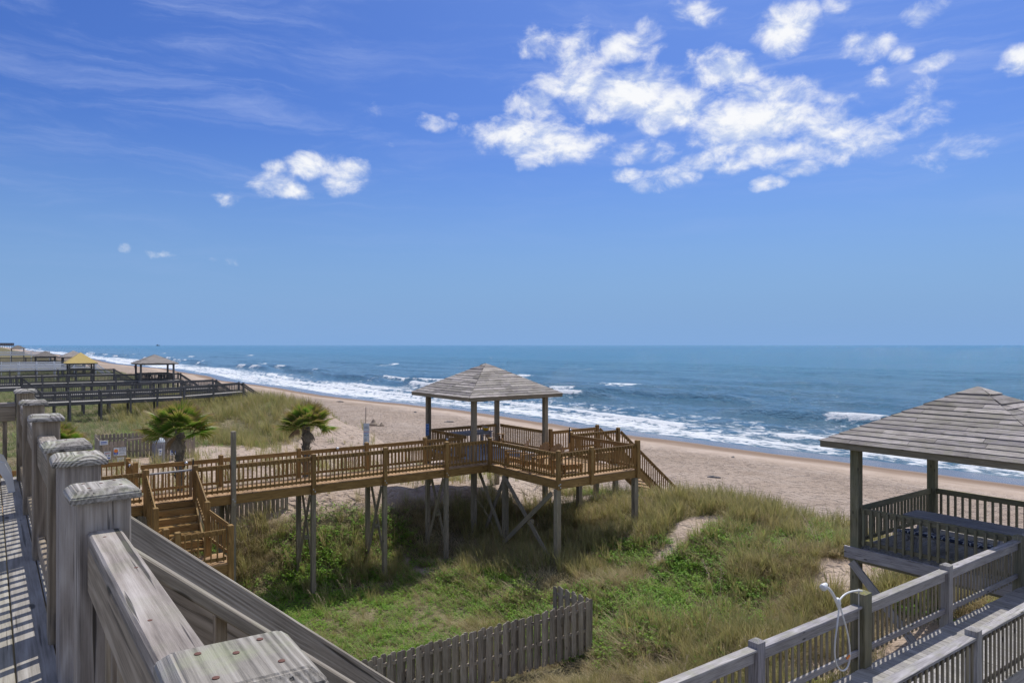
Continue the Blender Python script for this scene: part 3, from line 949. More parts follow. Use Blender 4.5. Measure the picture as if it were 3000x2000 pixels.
def build_plastic_chair():
    c = Vector((.04, 7.72, DK))
    ch = empty('sun_lounger', c, 'white plastic sun lounger at the left edge beside the deck railing', 'lounger')

    def tube(name, pts, w, t, mat='plastic'):
        V, F = [], []
        for i, p in enumerate(pts):
            p = Vector(p)
            d = (Vector(pts[min(i + 1, len(pts) - 1)]) - Vector(pts[max(0, i - 1)])).normalized()
            f = frame(d, (0, 1, 0.01)).to_3x3()
            y, z = f.col[1] * w[i] / 2, f.col[2] * t / 2
            V += [p - y - z, p + y - z, p + y + z, p - y + z]
        for i in range(len(pts) - 1):
            n = 4 * i
            F += [(n + j, n + (j + 1) % 4, n + 4 + (j + 1) % 4, n + 4 + j) for j in range(4)]
        n = 4 * (len(pts) - 1)
        F += [(3, 2, 1, 0), (n, n + 1, n + 2, n + 3)]
        return pyd(name, V, F, mat, ch, Matrix.Translation(c))
    for y in (0.0, .52):
        # curved foot leg, side rail of the seat, sloping arm, rear leg
        tube('leg', [(.12, y, 0), (.10, y, .12), (.04, y, .24), (-.06, y, .29)], [.05, .06, .075, .08], .04)
        tube('side_rail', [(-.02, y, .30), (-.6, y, .30), (-1.25, y, .30)], [.06, .06, .06], .045)
        tube('armrest', [(-.02, y, .32), (-.10, y, .42), (-.20, y, .50), (-.50, y, .54)], [.04, .045, .05, .05], .05)
        tube('rear_leg', [(-1.2, y, 0), (-1.18, y, .15), (-1.15, y, .29)], [.06, .065, .07], .04)
        tube('back_rail', [(-1.2, y, .31), (-1.45, y, .55), (-1.65, y, .85)], [.06, .06, .05], .045)
    for i in range(11):
        x = -.08 - i * .11
        tube('seat_slat', [(x, .03, .315), (x, .26, .31), (x, .49, .315)], [.02] * 3, .085)
    for i in range(5):
        t = (i + .5) / 5
        tube('back_slat', [(-1.22 - .42 * t, .03, .34 + .5 * t), (-1.22 - .42 * t, .49, .34 + .5 * t)], [.09] * 2, .02)


build_plastic_chair()

# ------------------------------------------------------------------ brown boardwalk, deck and gazebo
BD = 6.28
BR = 'brown'


def deck_boards(parent, u0, u1, v0, v1, z, mat, along='v', bw=.14, gap=.005, th=.036):
    if along == 'v':                     # boards span v, laid side by side along u
        n = int(round((u1 - u0) / (bw + gap)))
        w = (u1 - u0) / n
        for i in range(n):
            c = u0 + w * (i + .5)
            j = random.uniform(-.012, .012)
            board(parent, 'deck_board', (c, v0 + j, z - th / 2), (c, v1 + j, z - th / 2), w - gap, th, mat, bev=.002)
    else:
        n = int(round((v1 - v0) / (bw + gap)))
        w = (v1 - v0) / n
        for i in range(n):
            c = v0 + w * (i + .5)
            board(parent, 'deck_board', (u0, c, z - th / 2), (u1, c, z - th / 2), w - gap, th, mat, bev=.002)


def build_boardwalk():
    bwk = empty('beach_boardwalk', (8, 24.3, BD), 'long brown raised boardwalk on tall crossed piles leading to the gazebo', 'boardwalk')
    V0, V1 = 23.5, 25.06
    deck_boards(bwk, -1.0, 16.0, V0, V1, BD, 'browndeck')
    for v in (V0 + .035, V1 - .035):
        board(bwk, 'edge_beam', (-1.0, v, BD - .175), (15.98, v, BD - .175), .05, .27, BR)
    nr = [u for u in (-1.0, 1.35, 3.72)]
    near = [(-1.0, 1.35), (1.35, 3.72), (5.12, 6.23), (6.23, 8.84), (8.84, 11.48), (11.48, 14.05), (14.05, 16.0)]
    for a, b in near:
        railing(bwk, (a, V0 + .03), (b, V0 + .03), BD, (0, -1), BR)
    for u in (-1.0, 1.35, 8.84, 11.48, 14.05):
        vpost(bwk, 'rail_post', u, V0 - .02, BD - .32, BD + 1.06, .14, BR, top=.025)
    far = [(-1.0, 1.3, 26.2), (1.3, 3.62, 26.2), (3.75, 6.25, V1), (6.25, 8.9, V1), (8.9, 11.5, V1), (11.5, 14.0, V1), (14.0, 15.85, V1)]
    for a, b, v in far:
        railing(bwk, (a, v - .03), (b, v - .03), BD, (0, 1), BR)
    railing(bwk, (3.65, 26.2), (3.65, V1 + .05), BD, (1, 0), BR, step=.2)
    for u, v in ((-1, 26.2), (1.3, 26.2), (3.65, 26.2), (3.70, V1 + .02), (6.25, V1 + .02), (8.9, V1 + .02), (11.5, V1 + .02), (14.0, V1 + .02)):
        vpost(bwk, 'rail_post', u, v, BD - .32, BD + 1.06, .14, BR, top=.025)
    deck_boards(bwk, -1.0, 3.7, V1 + .004, 26.25, BD, 'browndeck')
    vpost(bwk, 'tall_post', 6.23, V0 - .02, BD - .36, 8.28, .14, 'pile', top=.02)
    # piles in crossed pairs
    for u in (1.3, 3.6, 6.23, 8.84, 11.48, 14.05):
        for v in (V0 + .02, V1 - .12):
            vpost(bwk, 'pile', u, v, gh(u, v) - .4, BD - .312, .15, 'pile', top=0)
        zb = gh(u, 24.2) + .15
        zt = BD - .36
        for s in (-1, 1):
            va, vb = (V0 + .06, V1 - .16)
            if s < 0:
                va, vb = vb, va
            board(bwk, 'cross_brace', (u + s * .10, va, zb), (u + s * .10, vb, zt), .04, .14, 'pile', (0, 1, .2))
        board(bwk, 'block', (u - .07, 24.22, (zb + zt) / 2), (u + .07, 24.22, (zb + zt) / 2), .14, .14, 'green')
        board(bwk, 'cross_beam', (u, V0 - .06, BD - .25), (u, V1 + .06, BD - .25), .06, .12, BR)
    sm = disc_mesh(.022, .012, 8, 'steel', 'bolt')
    for u in (8.84, 11.48, 14.05, 6.23):
        for du, dz in ((-.03, -.14), (.03, -.22)):
            place('bolt', sm, Matrix.Translation((u + du, V0 - .091, BD + dz)) @ Matrix.Rotation(R(90), 4, 'X'), bwk)
    return bwk


boardwalk = build_boardwalk()


def build_deck():
    dk = empty('viewing_deck', (18, 22, BD), 'brown raised square deck beside the gazebo with chairs on it', 'deck')
    U0, U1, V0, V1 = 16.0, 19.85, 19.2, 28.25
    deck_boards(dk, U0 + .01, U1, V0, 24.4, BD, 'browndeck', 'u')
    deck_boards(dk, U0 + .01, U1, 24.4, V1, BD, 'bluewood', 'u')
    deck_boards(dk, U1 + .005, 22.6, 22.98, 24.34, BD, 'browndeck')
    for p, q in (((U0 + .03, V0), (U0 + .03, 23.46)), ((U0, V0 + .03), (U1, V0 + .03)), ((U1 - .03, V0 + .06), (U1 - .03, V1)), ((U0 + .03, 25.1), (U0 + .03, V1)),
                 ((U0, V1 - .03), (U1, V1 - .03)), ((U1, 22.98), (22.6, 22.98)), ((U1, 24.34), (22.6, 24.34))):
        board(dk, 'edge_beam', (p[0], p[1], BD - .177), (q[0], q[1], BD - .177), .05, .27, BR)
    P = lambda u, v, s=.14, z=1.06: vpost(dk, 'rail_post', u, v, BD - .32, BD + z, s, BR, top=.025)
    P(16.02, 23.46), P(16.0, 19.2), P(17.55, 19.2), P(19.9, 19.2, .16, 1.12), P(19.82, 22.95), P(19.85, 24.36), P(22.6, 22.98), P(22.6, 24.34)
    railing(dk, (16.03, 23.40), (16.03, 19.28), BD, (-1, 0), BR)
    railing(dk, (16.0, 19.23), (17.55, 19.23), BD, (0, -1), BR)
    railing(dk, (17.55, 19.23), (19.9, 19.23), BD, (0, -1), BR)
    railing(dk, (19.80, 19.25), (19.80, 22.95), BD, (1, 0), BR)
    railing(dk, (19.85, 23.0), (22.6, 23.0), BD, (0, -1), BR)
    railing(dk, (19.85, 24.32), (22.6, 24.32), BD, (0, 1), BR)
    railing(dk, (19.80, 24.5), (19.80, 28.2), BD, (1, 0), BR, both_ends=.1)
    railing(dk, (15.98, 28.2), (19.8, 28.2), BD, (0, 1), BR, both_ends=.1)
    railing(dk, (16.03, 25.1), (16.03, 28.15), BD, (-1, 0), BR, both_ends=.1)
    for (u, v) in ((16.0, 19.26), (19.82, 19.26), (16.05, 22.45), (19.7, 22.3), (22.5, 23.05), (22.5, 24.3)):
        vpost(dk, 'pile', u, v, gh(u, v) - .4, BD - .312, .19, 'pile', top=0)
    z0, z1 = gh(16, 20.8) + .1, BD - .36
    board(dk, 'cross_brace', (15.93, 19.45, z0), (15.93, 22.3, z1), .045, .17, 'pile', (0, 1, .2))
    board(dk, 'cross_brace', (15.86, 22.3, z0 + .1), (15.86, 19.4, z1 - .1), .045, .17, 'pile', (0, 1, .2))
    board(dk, 'block', (15.9, 20.8, (z0 + z1) / 2 - .1), (16.1, 20.8, (z0 + z1) / 2 - .1), .17, .17, 'pile')
    board(dk, 'cross_brace', (16.2, 22.6, 3.2), (16.05, 24.3, z1), .045, .17, 'pile', (0, 1, .2))
    board(dk, 'cross_brace', (16.3, 24.3, 3.3), (16.15, 22.6, z1), .045, .17, 'pile', (0, 1, .2))
    sm = disc_mesh(.03, .014, 8, 'steel', 'bolt')
    for du, dz in ((-.035, -.16), (.035, -.24), (.03, -.13)):
        place('bolt', sm, Matrix.Translation((16.0 + du, 19.13 - .002, BD + dz)) @ Matrix.Rotation(R(90), 4, 'X'), dk)
    # gate latch: tall black bolt on the post by the beach stairs
    board(dk, 'latch_bar', (19.72, 22.93, BD + .60), (19.72, 22.93, BD + 1.25), .03, .05, 'black')
    return dk


deck = build_deck()


def build_stairs_to_beach():
    st = empty('beach_stairs', (25, 23.6, 4), 'brown stairs with slanted railings dropping from the deck to the beach', 'stairs')
    u0, z0 = 22.68, BD
    sl = -.80
    n = 21
    u1 = u0 + 5.1
    for v, o in ((22.98, -1), (24.34, 1)):
        k = math.hypot(1, sl)
        board(st, 'stringer', (u0, v, z0 - .12), (u1, v, z0 - .12 + sl * 5.1), .045, .28, BR)
        railing(st, (u0, v), (u1, v), z0, (0, o), BR, z2=z0 + sl * 5.1, step=.14, hgt=.98)
        vpost(st, 'newel_post', u1, v, gh(u1, v) - .3, z0 + sl * 5.1 + 1.05, .14, BR, top=.025)
    for i in range(20):
        u = u0 + .14 + i * .25
        board(st, 'tread', (u, 23.02, z0 - .2 * (i + 1)), (u, 24.30, z0 - .2 * (i + 1)), .28, .04, 'browndeck')


build_stairs_to_beach()


def build_entry_stairs():
    st = empty('entry_stairs', (4.4, 22, 5), 'short brown stairs from the boardwalk down to a railed landing', 'stairs')
    ua, ub = 3.74, 5.10
    vt = 23.46
    n, rise, run = 7, .197, .235
    zl = BD - n * rise           # landing level
    vl = vt - (n - 1) * run
    for i in range(n - 1):
        z = BD - rise * (i + 1)
        vv = vt - run * (i + .5)
        board(st, 'tread', (ua + .05, vv, z - .02), (ub - .05, vv, z - .02), run + .03, .04, BR)
        board(st, 'riser', (ua + .06, vv + run / 2 - .012, z + rise / 2 - .01), (ub - .06, vv + run / 2 - .012, z + rise / 2 - .01), .022, rise - .045, BR)
    sl = -rise / run
    for u in (ua + .02, ub - .02):
        L = (n - 1) * run
        board(st, 'stringer', (u, vt, BD - .16), (u, vl, BD - .16 + sl * L), .05, .28, BR)
    # guard boards are nearly solid seen from the side: rails with close balusters
    for u, o, ve in ((ua, -1, 21.95), (ub, 1, 21.95)):
        L = vt - ve
        railing(st, (u, vt - .05), (u, ve), BD - .02, (o, 0), BR, z2=BD - .02 + sl * .62 * L, step=.115, hgt=.96)
        vpost(st, 'stair_post', u, vt - .02, BD - .32, BD + 1.06, .14, BR, top=.03)
        vpost(st, 'stair_post', u, ve, zl - .3, BD + sl * .62 * L + .98, .14, BR, top=.02)
    # landing
    deck_boards(st, ua - .02, ub + .45, 20.88, vl, zl, 'browndeck', 'u')
    board(st, 'edge_beam', (ua - .02, 20.9, zl - .17), (ub + .45, 20.9, zl - .17), .05, .26, BR)
    board(st, 'edge_beam', (ub + .42, 20.92, zl - .17), (ub + .42, vl, zl - .17), .05, .26, BR)
    for (u, v) in ((4.10, 20.92), (5.47, 20.92), (3.92, 21.5)):
        vpost(st, 'landing_post', u, v, zl - .3 if u < 5 else gh(u, v) - .3, zl + 1.06, .15, BR, top=.02)
    railing(st, (4.12, 20.95), (5.45, 20.95), zl, (0, -1), BR, step=.15)
    railing(st, (5.47, 21.0), (5.10, 21.95), zl + .1, (1, 0), BR, step=.12, z2=zl + .42)
    board(st, 'top_rail', (4.06, 20.95, zl + .93), (3.0, 20.95, zl + .30), .09, .04, BR)
    board(st, 'top_rail', (3.88, 21.9, zl + .93), (2.9, 21.9, zl + .30), .09, .04, BR)
    for i in range(6):
        board(st, 'tread', (3.6 - i * .25, 20.95, zl - .2 * (i + 1)), (3.6 - i * .25, 21.85, zl - .2 * (i + 1)), .27, .04, BR)
    for (u, v) in ((3.9, 21.85), (4.1, 20.95)):
        vpost(st, 'pile', u, v, gh(u, v) - .3, zl - .3, .14, 'pile', top=0)
    # gate across the head of the stairs
    g = empty('stair_gate', ((ua + ub) / 2, vt + .06, BD), 'brown picket gate with pale top bar across the head of the short stairs', 'gate')
    vg = vt + .06
    board(g, 'top_bar', (ua + .09, vg, BD + .88), (ub - .09, vg, BD + .90), .09, .045, 'rail')
    board(g, 'bottom_bar', (ua + .09, vg, BD + .12), (ub - .09, vg, BD + .12), .04, .09, 'browndeck')
    board(g, 'upright', (ub - .13, vg - .03, BD + .08), (ub - .13, vg - .03, BD + .87), .09, .03, 'browndeck', (0, 1, 0))
    for i in range(11):
        u = ua + .13 + i * .10
        board(g, 'picket', (u, vg - .045, BD + .06), (u, vg - .045, BD + .86), .036, .036, 'chairwood', (0, 1, 0), bev=0)
    board(g, 'latch_bar', (ub - .05, vg, BD + .75), (ub - .05, vg, BD + 1.22), .035, .05, 'black')


build_entry_stairs()


def build_main_gazebo():
    c = (17.80, 26.38)
    g = empty('gazebo', (c[0], c[1], BD), 'weathered gazebo with hipped board roof on the brown boardwalk, centre of the picture', 'gazebo', 'gazebos along the dune')
    gazebo_roof(g, c, 2.42, 8.87, 10.15, 'roof', 'pile', 15, hp=1.86)
    for u, v in ((15.92, 24.46), (15.92, 28.2), (19.7, 28.25), (19.66, 24.5)):
        vpost(g, 'post', u, v, gh(u, v) - .4, 8.84, .19, 'pile', top=0)


build_main_gazebo()


# ------------------------------------------------------------------ things on the brown deck
def adirondack(u, v, rz, label, mat='chairwood'):
    c = Vector((u, v, BD))
    ch = empty('adirondack_chair', c, label, 'chair', 'wooden chairs on the brown deck')
    rm = Matrix.Rotation(rz, 4, 'Z')

    def b(name, p0, p1, w, h, up=(0, 0, 1), m=mat):
        return board(ch, name, c + (rm @ Vector(p0)), c + (rm @ Vector(p1)), w, h, m, rm @ Vector(up), bev=.003)
    # the chair looks along -y; seat slopes down to the back
    for i in range(6):
        y = -.30 + i * .085
        b('seat_slat', (-.27, y, .37 - i * .018), (.27, y, .37 - i * .018), .075, .022, (0, .2, 1))
    hs = (.74, .84, .90, .92, .90, .84, .74)
    for i in range(7):
        x = (i - 3) * .082
        t = hs[i]
        p0 = Vector((x * .8, .20, .24))
        p1 = Vector((x * 1.08, .20 + t * .42, .24 + t * .86))
        d = (p1 - p0)
        n = Vector((0, -.9, .43))
        sx = Vector((1, 0, 0))
        w = .036
        top = .03 if 0 < i < 6 else .05
        V = []
        for f, ww in ((0, w), (1 - top / t, w), (1, w * .5)):
            q = p0 + d * f
            V += [q - sx * ww - n * .01, q + sx * ww - n * .01, q + sx * ww + n * .01, q - sx * ww + n * .01]
        F = [(3, 2, 1, 0), (8, 9, 10, 11)] + [(k + j, k + (j + 1) % 4, k + 4 + (j + 1) % 4, k + 4 + j) for k in (0, 4) for j in range(4)]
        pyd('back_slat', V, F, mat, ch, Matrix.Translation(c) @ rm)
    b('back_brace', (-.30, .47, .62), (.30, .47, .62), .07, .03)
    for s in (-1, 1):
        b('armrest', (s * .36, -.38, .56), (s * .36, .46, .56), .13, .024)
        b('front_leg', (s * .30, -.32, 0), (s * .30, -.32, .545), .09, .03, (1, 0, 0))
        b('rear_leg', (s * .27, -.34, .33), (s * .27, .55, .03), .03, .11)
    b('apron', (-.27, -.345, .32), (.27, -.345, .32), .022, .10)
    return ch


adirondack(16.62, 22.6, R(-118), 'wooden slat-back chair nearest the boardwalk corner, facing the ocean')
adirondack(16.62, 21.35, R(-92), 'wooden slat-back chair in the middle of the row, facing the ocean')
adirondack(16.68, 20.45, R(-72), 'wooden slat-back chair at the near end of the row')
adirondack(18.95, 27.35, R(38), 'wooden slat-back chair in the far corner under the gazebo roof')


def build_low_table():
    c = Vector((17.25, 20.15, BD))
    t = empty('low_bench', c, 'low brown wooden bench on the open deck behind the balusters', 'bench')
    for i in range(4):
        board(t, 'seat_slat', c + Vector((-.35, (i - 1.5) * .10, .34)), c + Vector((.60, (i - 1.5) * .10, .30)), .09, .03, 'chairwood')
    for x in (-.28, .5):
        for y in (-.14, .14):
            board(t, 'leg', c + Vector((x, y, 0)), c + Vector((x, y, .31)), .07, .04, 'brown', (1, 0, 0))
    for y in (-.17, .17):
        board(t, 'apron', c + Vector((-.33, y, .22)), c + Vector((.58, y, .20)), .03, .14, 'brown')


build_low_table()


def slab_table(name, c, L, W, H, mat, label, cat, along='u', nsl=5, leg=.07):
    c = Vector(c)
    t = empty(name, c, label, cat)
    for i in range(nsl):
        o = (i - (nsl - 1) / 2) * (W / nsl)
        if along == 'u':
            board(t, 'top_board', c + Vector((-L / 2, o, H - .02)), c + Vector((L / 2, o, H - .02)), W / nsl - .012, .038, mat)
        else:
            board(t, 'top_board', c + Vector((o, -L / 2, H - .02)), c + Vector((o, L / 2, H - .02)), W / nsl - .012, .038, mat)
    a, b = (L / 2 - .12, W / 2 - .08)
    if along != 'u':
        a, b = b, a
    for x in (-a, a):
        for y in (-b, b):
            board(t, 'leg', c + Vector((x, y, 0)), c + Vector((x, y, H - .04)), leg, leg, mat, (1, 0, 0))
    board(t, 'apron', c + Vector((-a, -b + .05, H - .09)), c + Vector((a, -b + .05, H - .09)), .03, .09, mat)
    board(t, 'apron', c + Vector((-a, b - .05, H - .09)), c + Vector((a, b - .05, H - .09)), .03, .09, mat)
    return t


slab_table('slatted_table', (17.25, 26.9, BD), 2.1, .85, .86, 'bluewood', 'blue-grey slatted table under the centre gazebo', 'table')
slab_table('slatted_bench', (16.75, 26.0, BD), 1.9, .36, .45, 'bluewood', 'low blue-grey bench in front of the slatted table', 'bench', nsl=3)


def lathe(name, prof, mat, parent, mw, n=20, smooth=True):
    V, F = [], []
    for r, z in prof:
        V += [(r * math.cos(2 * math.pi * i / n), r * math.sin(2 * math.pi * i / n), z) for i in range(n)]
    for k in range(len(prof) - 1):
        F += [(k * n + i, k * n + (i + 1) % n, (k + 1) * n + (i + 1) % n, (k + 1) * n + i) for i in range(n)]
    F.append(tuple(range(n))[::-1])
    F.append(tuple((len(prof) - 1) * n + i for i in range(n)))
    return pyd(name, V, F, mat, parent, mw, smooth)


bowl = empty('yellow_bowl', (18.05, 26.75, BD + .86), 'round yellow bowl on the blue-grey table', 'bowl')
lathe('bowl_shell', [(.06, 0), (.11, .03), (.155, .10), (.168, .155), (.158, .155), (.145, .105), (.09, .045), (.01, .035)], 'bowl', bowl, Matrix.Translation((18.05, 26.75, BD + .862)))
lathe('bowl_contents', [(.02, .10), (.13, .12), (.10, .165), (.03, .185)], 'signgrey', bowl, Matrix.Translation((18.05, 26.75, BD + .862)))


def face_mat(p, yaw=0.0, lean=0.0, roll=0.0):
    """frame of a board facing -v (towards the house); yaw turns it about the vertical"""
    return Matrix.Translation(p) @ Matrix.Rotation(R(yaw), 4, 'Z') @ Matrix.Rotation(R(roll), 4, 'Y') @ Matrix.Rotation(R(90 + lean), 4, 'X')


def print_lines(parent, mw, x0, x1, ys, h, mat):
    for k, y in enumerate(ys):
        w = (x1 - x0) * (.86 + .14 * ((k * 7) % 3) / 2)
        sheet(parent, 'print_line', mw, x0 + w / 2, y, w, h, mat, lift=.0072)


def notice(p, w, h, yaw, label, style, name='notice_sign', lean=0, roll=0, thick=.008):
    t = empty(name, p, label, 'sign')
    mw = face_mat(p, yaw, lean, roll)
    pan = place('sign_panel', box_mesh(w, h, thick, 'signgrey' if style in ('lean',) else ('skyblue' if style == 'blue' else 'signwhite'), .001), mw, t)
    if style == 'blue':
        for y0 in (.36, .12, -.08, -.22, -.36):
            sheet(t, 'print_line', mw, 0, y0 * h, w * .72, h * (.09 if y0 > -.1 else .035), 'signblue', lift=.0055)
        sheet(t, 'print_line', mw, 0, -.42 * h, w * .6, h * .02, 'ink', lift=.0055)
    return t, mw


def build_signs():
    # on the gazebo post by the boardwalk and on the corner post by the beach
    notice((15.80, 28.08, 7.22), .17, .52, 0, 'narrow pale blue notice fixed to the left gazebo post', 'blue')
    notice((20.02, 19.19, 7.0), .11, .42, 62, 'narrow pale blue notice on the deck corner post above the beach', 'blue')
    # leaning access sign in the sand
    p = Vector((15.3, 33.4, 6.25))
    t, mw = notice(p, .42, 1.62, 22, 'tall pale grey notice board leaning in the sand behind the boardwalk', 'lean', 'beach_notice_board', lean=-4, roll=5)
    H, W = 1.62, .42
    text(t, 'How to Help', .070, mw @ Matrix.Translation((0, H * .245, .006)), 'red')
    print_lines(t, mw, -.17, .16, [H * .40, H * .37, H * .345], .014, 'ink')
    print_lines(t, mw, -.17, .16, [H * .20], .02, 'signblue')
    for k, (x, mm) in enumerate(((-.10, 'ink'), (.0, 'blueplastic'), (.11, 'ink'))):
        sheet(t, 'pictogram', mw, x, H * .135, .035 if k == 1 else .06, .09 if k == 1 else .05, mm, lift=.0072)
    print_lines(t, mw, -.15, .03, [H * .03, H * .005, H * -.02, H * -.045], .012, 'ink')
    print_lines(t, mw, -.17, .15, [H * -.10, H * -.125, H * -.15], .010, 'ink')
    sheet(t, 'blue_band', mw, 0, -H * .23, .30, .14, 'signblue', lift=.0072)
    print_lines(t, mw, -.11, .11, [-H * .22, -H * .24], .018, 'signwhite')
    board(t, 'stake', mw @ Vector((0, -1.5, -.035)), mw @ Vector((0, .75, -.035)), .09, .05, 'picket', (0, 1, 0))


build_signs()


def solar_light(u, v, z, yaw, label):
    t = empty('solar_light', (u, v, z), label, 'light', 'small solar lights on the rails')
    mw = Matrix.Translation((u, v, z)) @ Matrix.Rotation(R(yaw), 4, 'Z')
    lathe('housing', [(.022, -.02), (.05, -.015), (.055, .02), (.04, .045), (.012, .055)], 'steel', t, mw @ Matrix.Rotation(R(90), 4, 'X'), 12)
    place('bracket', box_mesh(.03, .05, .07, 'black', .003), mw @ Matrix.Translation((0, .02, -.02)), t)


solar_light(5.15, 24.97, BD + .90, 0, 'round solar light on the far rail behind the stair gate')
solar_light(10.3, 24.97, BD + .93, 0, 'round solar light on the far rail right of the second palm')
solar_light(20.9, 24.26, BD + .93, 0, 'round solar light on the rail above the beach stairs')
solar_light(3.60, 25.6, BD + .88, 90, 'round solar light on the jog of the rail at the left')
solar_light(14.95, 24.97, BD + .90, 0, 'round blue-grey solar light on the rail by the gazebo')


# ------------------------------------------------------------------ right-hand gazebo and its walkway
def build_right_gazebo():
    c = (18.35, 6.98)
    z = BD
    g = empty('gazebo', (c[0], c[1], z), 'large weathered gazebo with mossy hip roof at the right edge', 'gazebo', 'gazebos along the dune')
    gazebo_roof(g, c, 2.45, 8.72, 10.02, 'roof', 'pile', 15, hp=1.86)
    U0, U1, V0, V1 = 16.42, 20.28, 5.15, 8.82
    for u, v in ((U0, V1), (U1, V1), (U0, V0), (U1, V0)):
        vpost(g, 'post', u, v, gh(u, v) - .4, 8.70, .20, 'green', top=0)
    deck_boards(g, U0 + .02, U1 - .02, V0, V1, z, 'slatetop', 'u')
    for p, q in (((U0 - .06, V0), (U0 - .06, V1 + .15)), ((U0, V1 + .07), (U1, V1 + .07)), ((U1 + .06, V0), (U1 + .06, V1 + .1)), ((U0, V0 - .07), (U1, V0 - .07))):
        board(g, 'edge_beam', (p[0], p[1], z - .19), (q[0], q[1], z - .19), .05, .29, 'green')
    board(g, 'edge_beam', (U0 - .12, V0 - .1, z - .13), (U0 - .12, V1 + .22, z - .13), .05, .27, 'rail')
    kw = dict(mat='green', hgt=.93, step=.17, bal=.05, both_ends=.11)
    railing(g, (U0 + .0, V1), (U0 + .0, 5.55), z, (-1, 0), **kw)
    railing(g, (U0, V1), (U1, V1), z, (0, 1), **kw)
    railing(g, (U1, V1), (U1, V0), z, (1, 0), **kw)
    board(g, 'knee_brace', (U0 - .12, V1 + .05, z - .35), (U0 - .12, V1 - 2.1, z - 2.55), .05, .19, 'rail', (0, .5, 1))
    board(g, 'knee_brace', (U0 + .13, V0 + .3, z - .4), (U0 + .13, V1 - 1.4, z - 2.7), .05, .15, 'green', (0, .5, 1))


build_right_gazebo()


def build_picnic_table():
    c = Vector((17.65, 7.0, BD))
    t = empty('picnic_table', c, 'grey picnic table with attached benches under the right-hand gazebo', 'table')
    L = 2.35
    for i in range(5):
        u = (i - 2) * .145
        board(t, 'top_board', c + Vector((u, -L / 2, .75)), c + Vector((u, L / 2, .75)), .135, .038, 'bluewood')
    for s in (-1, 1):
        for k in (-.07, .07):
            board(t, 'bench_board', c + Vector((s * .72 + k, -L / 2, .43)), c + Vector((s * .72 + k, L / 2, .43)), .135, .038, 'bluewood')
        y = s * (L / 2 - .35)
        for q in (-1, 1):
            board(t, 'leg', c + Vector((q * .62, y, 0)), c + Vector((q * .22, y, .73)), .038, .14, 'bluewood', (1, 0, 0))
        board(t, 'bench_support', c + Vector((-.84, y + .04, .36)), c + Vector((.84, y + .04, .36)), .038, .12, 'bluewood')
        board(t, 'top_support', c + Vector((-.33, y + .04, .68)), c + Vector((.33, y + .04, .68)), .038, .09, 'bluewood')


build_picnic_table()


def mat_cushion():
    m, nt, out = new_mat('lattice_cushion_cloth')
    oc = nd(nt, 'ShaderNodeTexCoord').outputs['Object']
    vo = nd(nt, 'ShaderNodeTexVoronoi', {'Vector': vmt(nt, 'MULTIPLY', oc, (7.0, 7.0, 7.0)), 'Scale': 1.0, 'Randomness': .45}, feature='DISTANCE_TO_EDGE').outputs['Distance']
    c = mix(nt, mrange(nt, vo, .07, .10), (.50, .54, .60), (.022, .035, .075))
    b = nd(nt, 'ShaderNodeBsdfPrincipled', {'Base Color': c, 'Roughness': .9})
    nt.links.new(b.outputs[0], out.inputs[0])
    return m


M['cushion'] = mat_cushion()


def cushion(u, label):
    L, W, H = 2.05, .36, .075
    bm = bmesh.new()
    bmesh.ops.create_grid(bm, x_segments=24, y_segments=6, size=.5)
    V = []
    top = []
    for v in bm.verts:
        x, y = v.co.x * 2, v.co.y * 2
        e = (1 - abs(x) ** 10) * (1 - abs(y) ** 4)
        v.co = Vector((v.co.x * L, v.co.y * W, H * .45 + H * .55 * max(0, e) ** .5))
    ret = bmesh.ops.extrude_face_region(bm, geom=list(bm.faces))
    for g in ret['geom']:
        if isinstance(g, bmesh.types.BMVert):
            g.co.z = H * .45 - (g.co.z - H * .45) * .8
    bmesh.ops.recalc_face_normals(bm, faces=bm.faces)
    me = bpy.data.meshes.new('bench_cushion')
    bm.to_mesh(me)
    bm.free()
    me.materials.append(M['cushion'])
    me.polygons.foreach_set('use_smooth', [True] * len(me.polygons))
    o = place('bench_cushion', me, Matrix.Translation((u, 7.0, BD + .452)) @ Matrix.Rotation(R(90), 4, 'Z'))
    tag(o, label, 'cushion', 'lattice bench cushions')


cushion(17.65 - .72, 'navy lattice-print cushion on the near bench of the picnic table')
cushion(17.65 + .72, 'navy lattice-print cushion on the ocean-side bench of the picnic table')


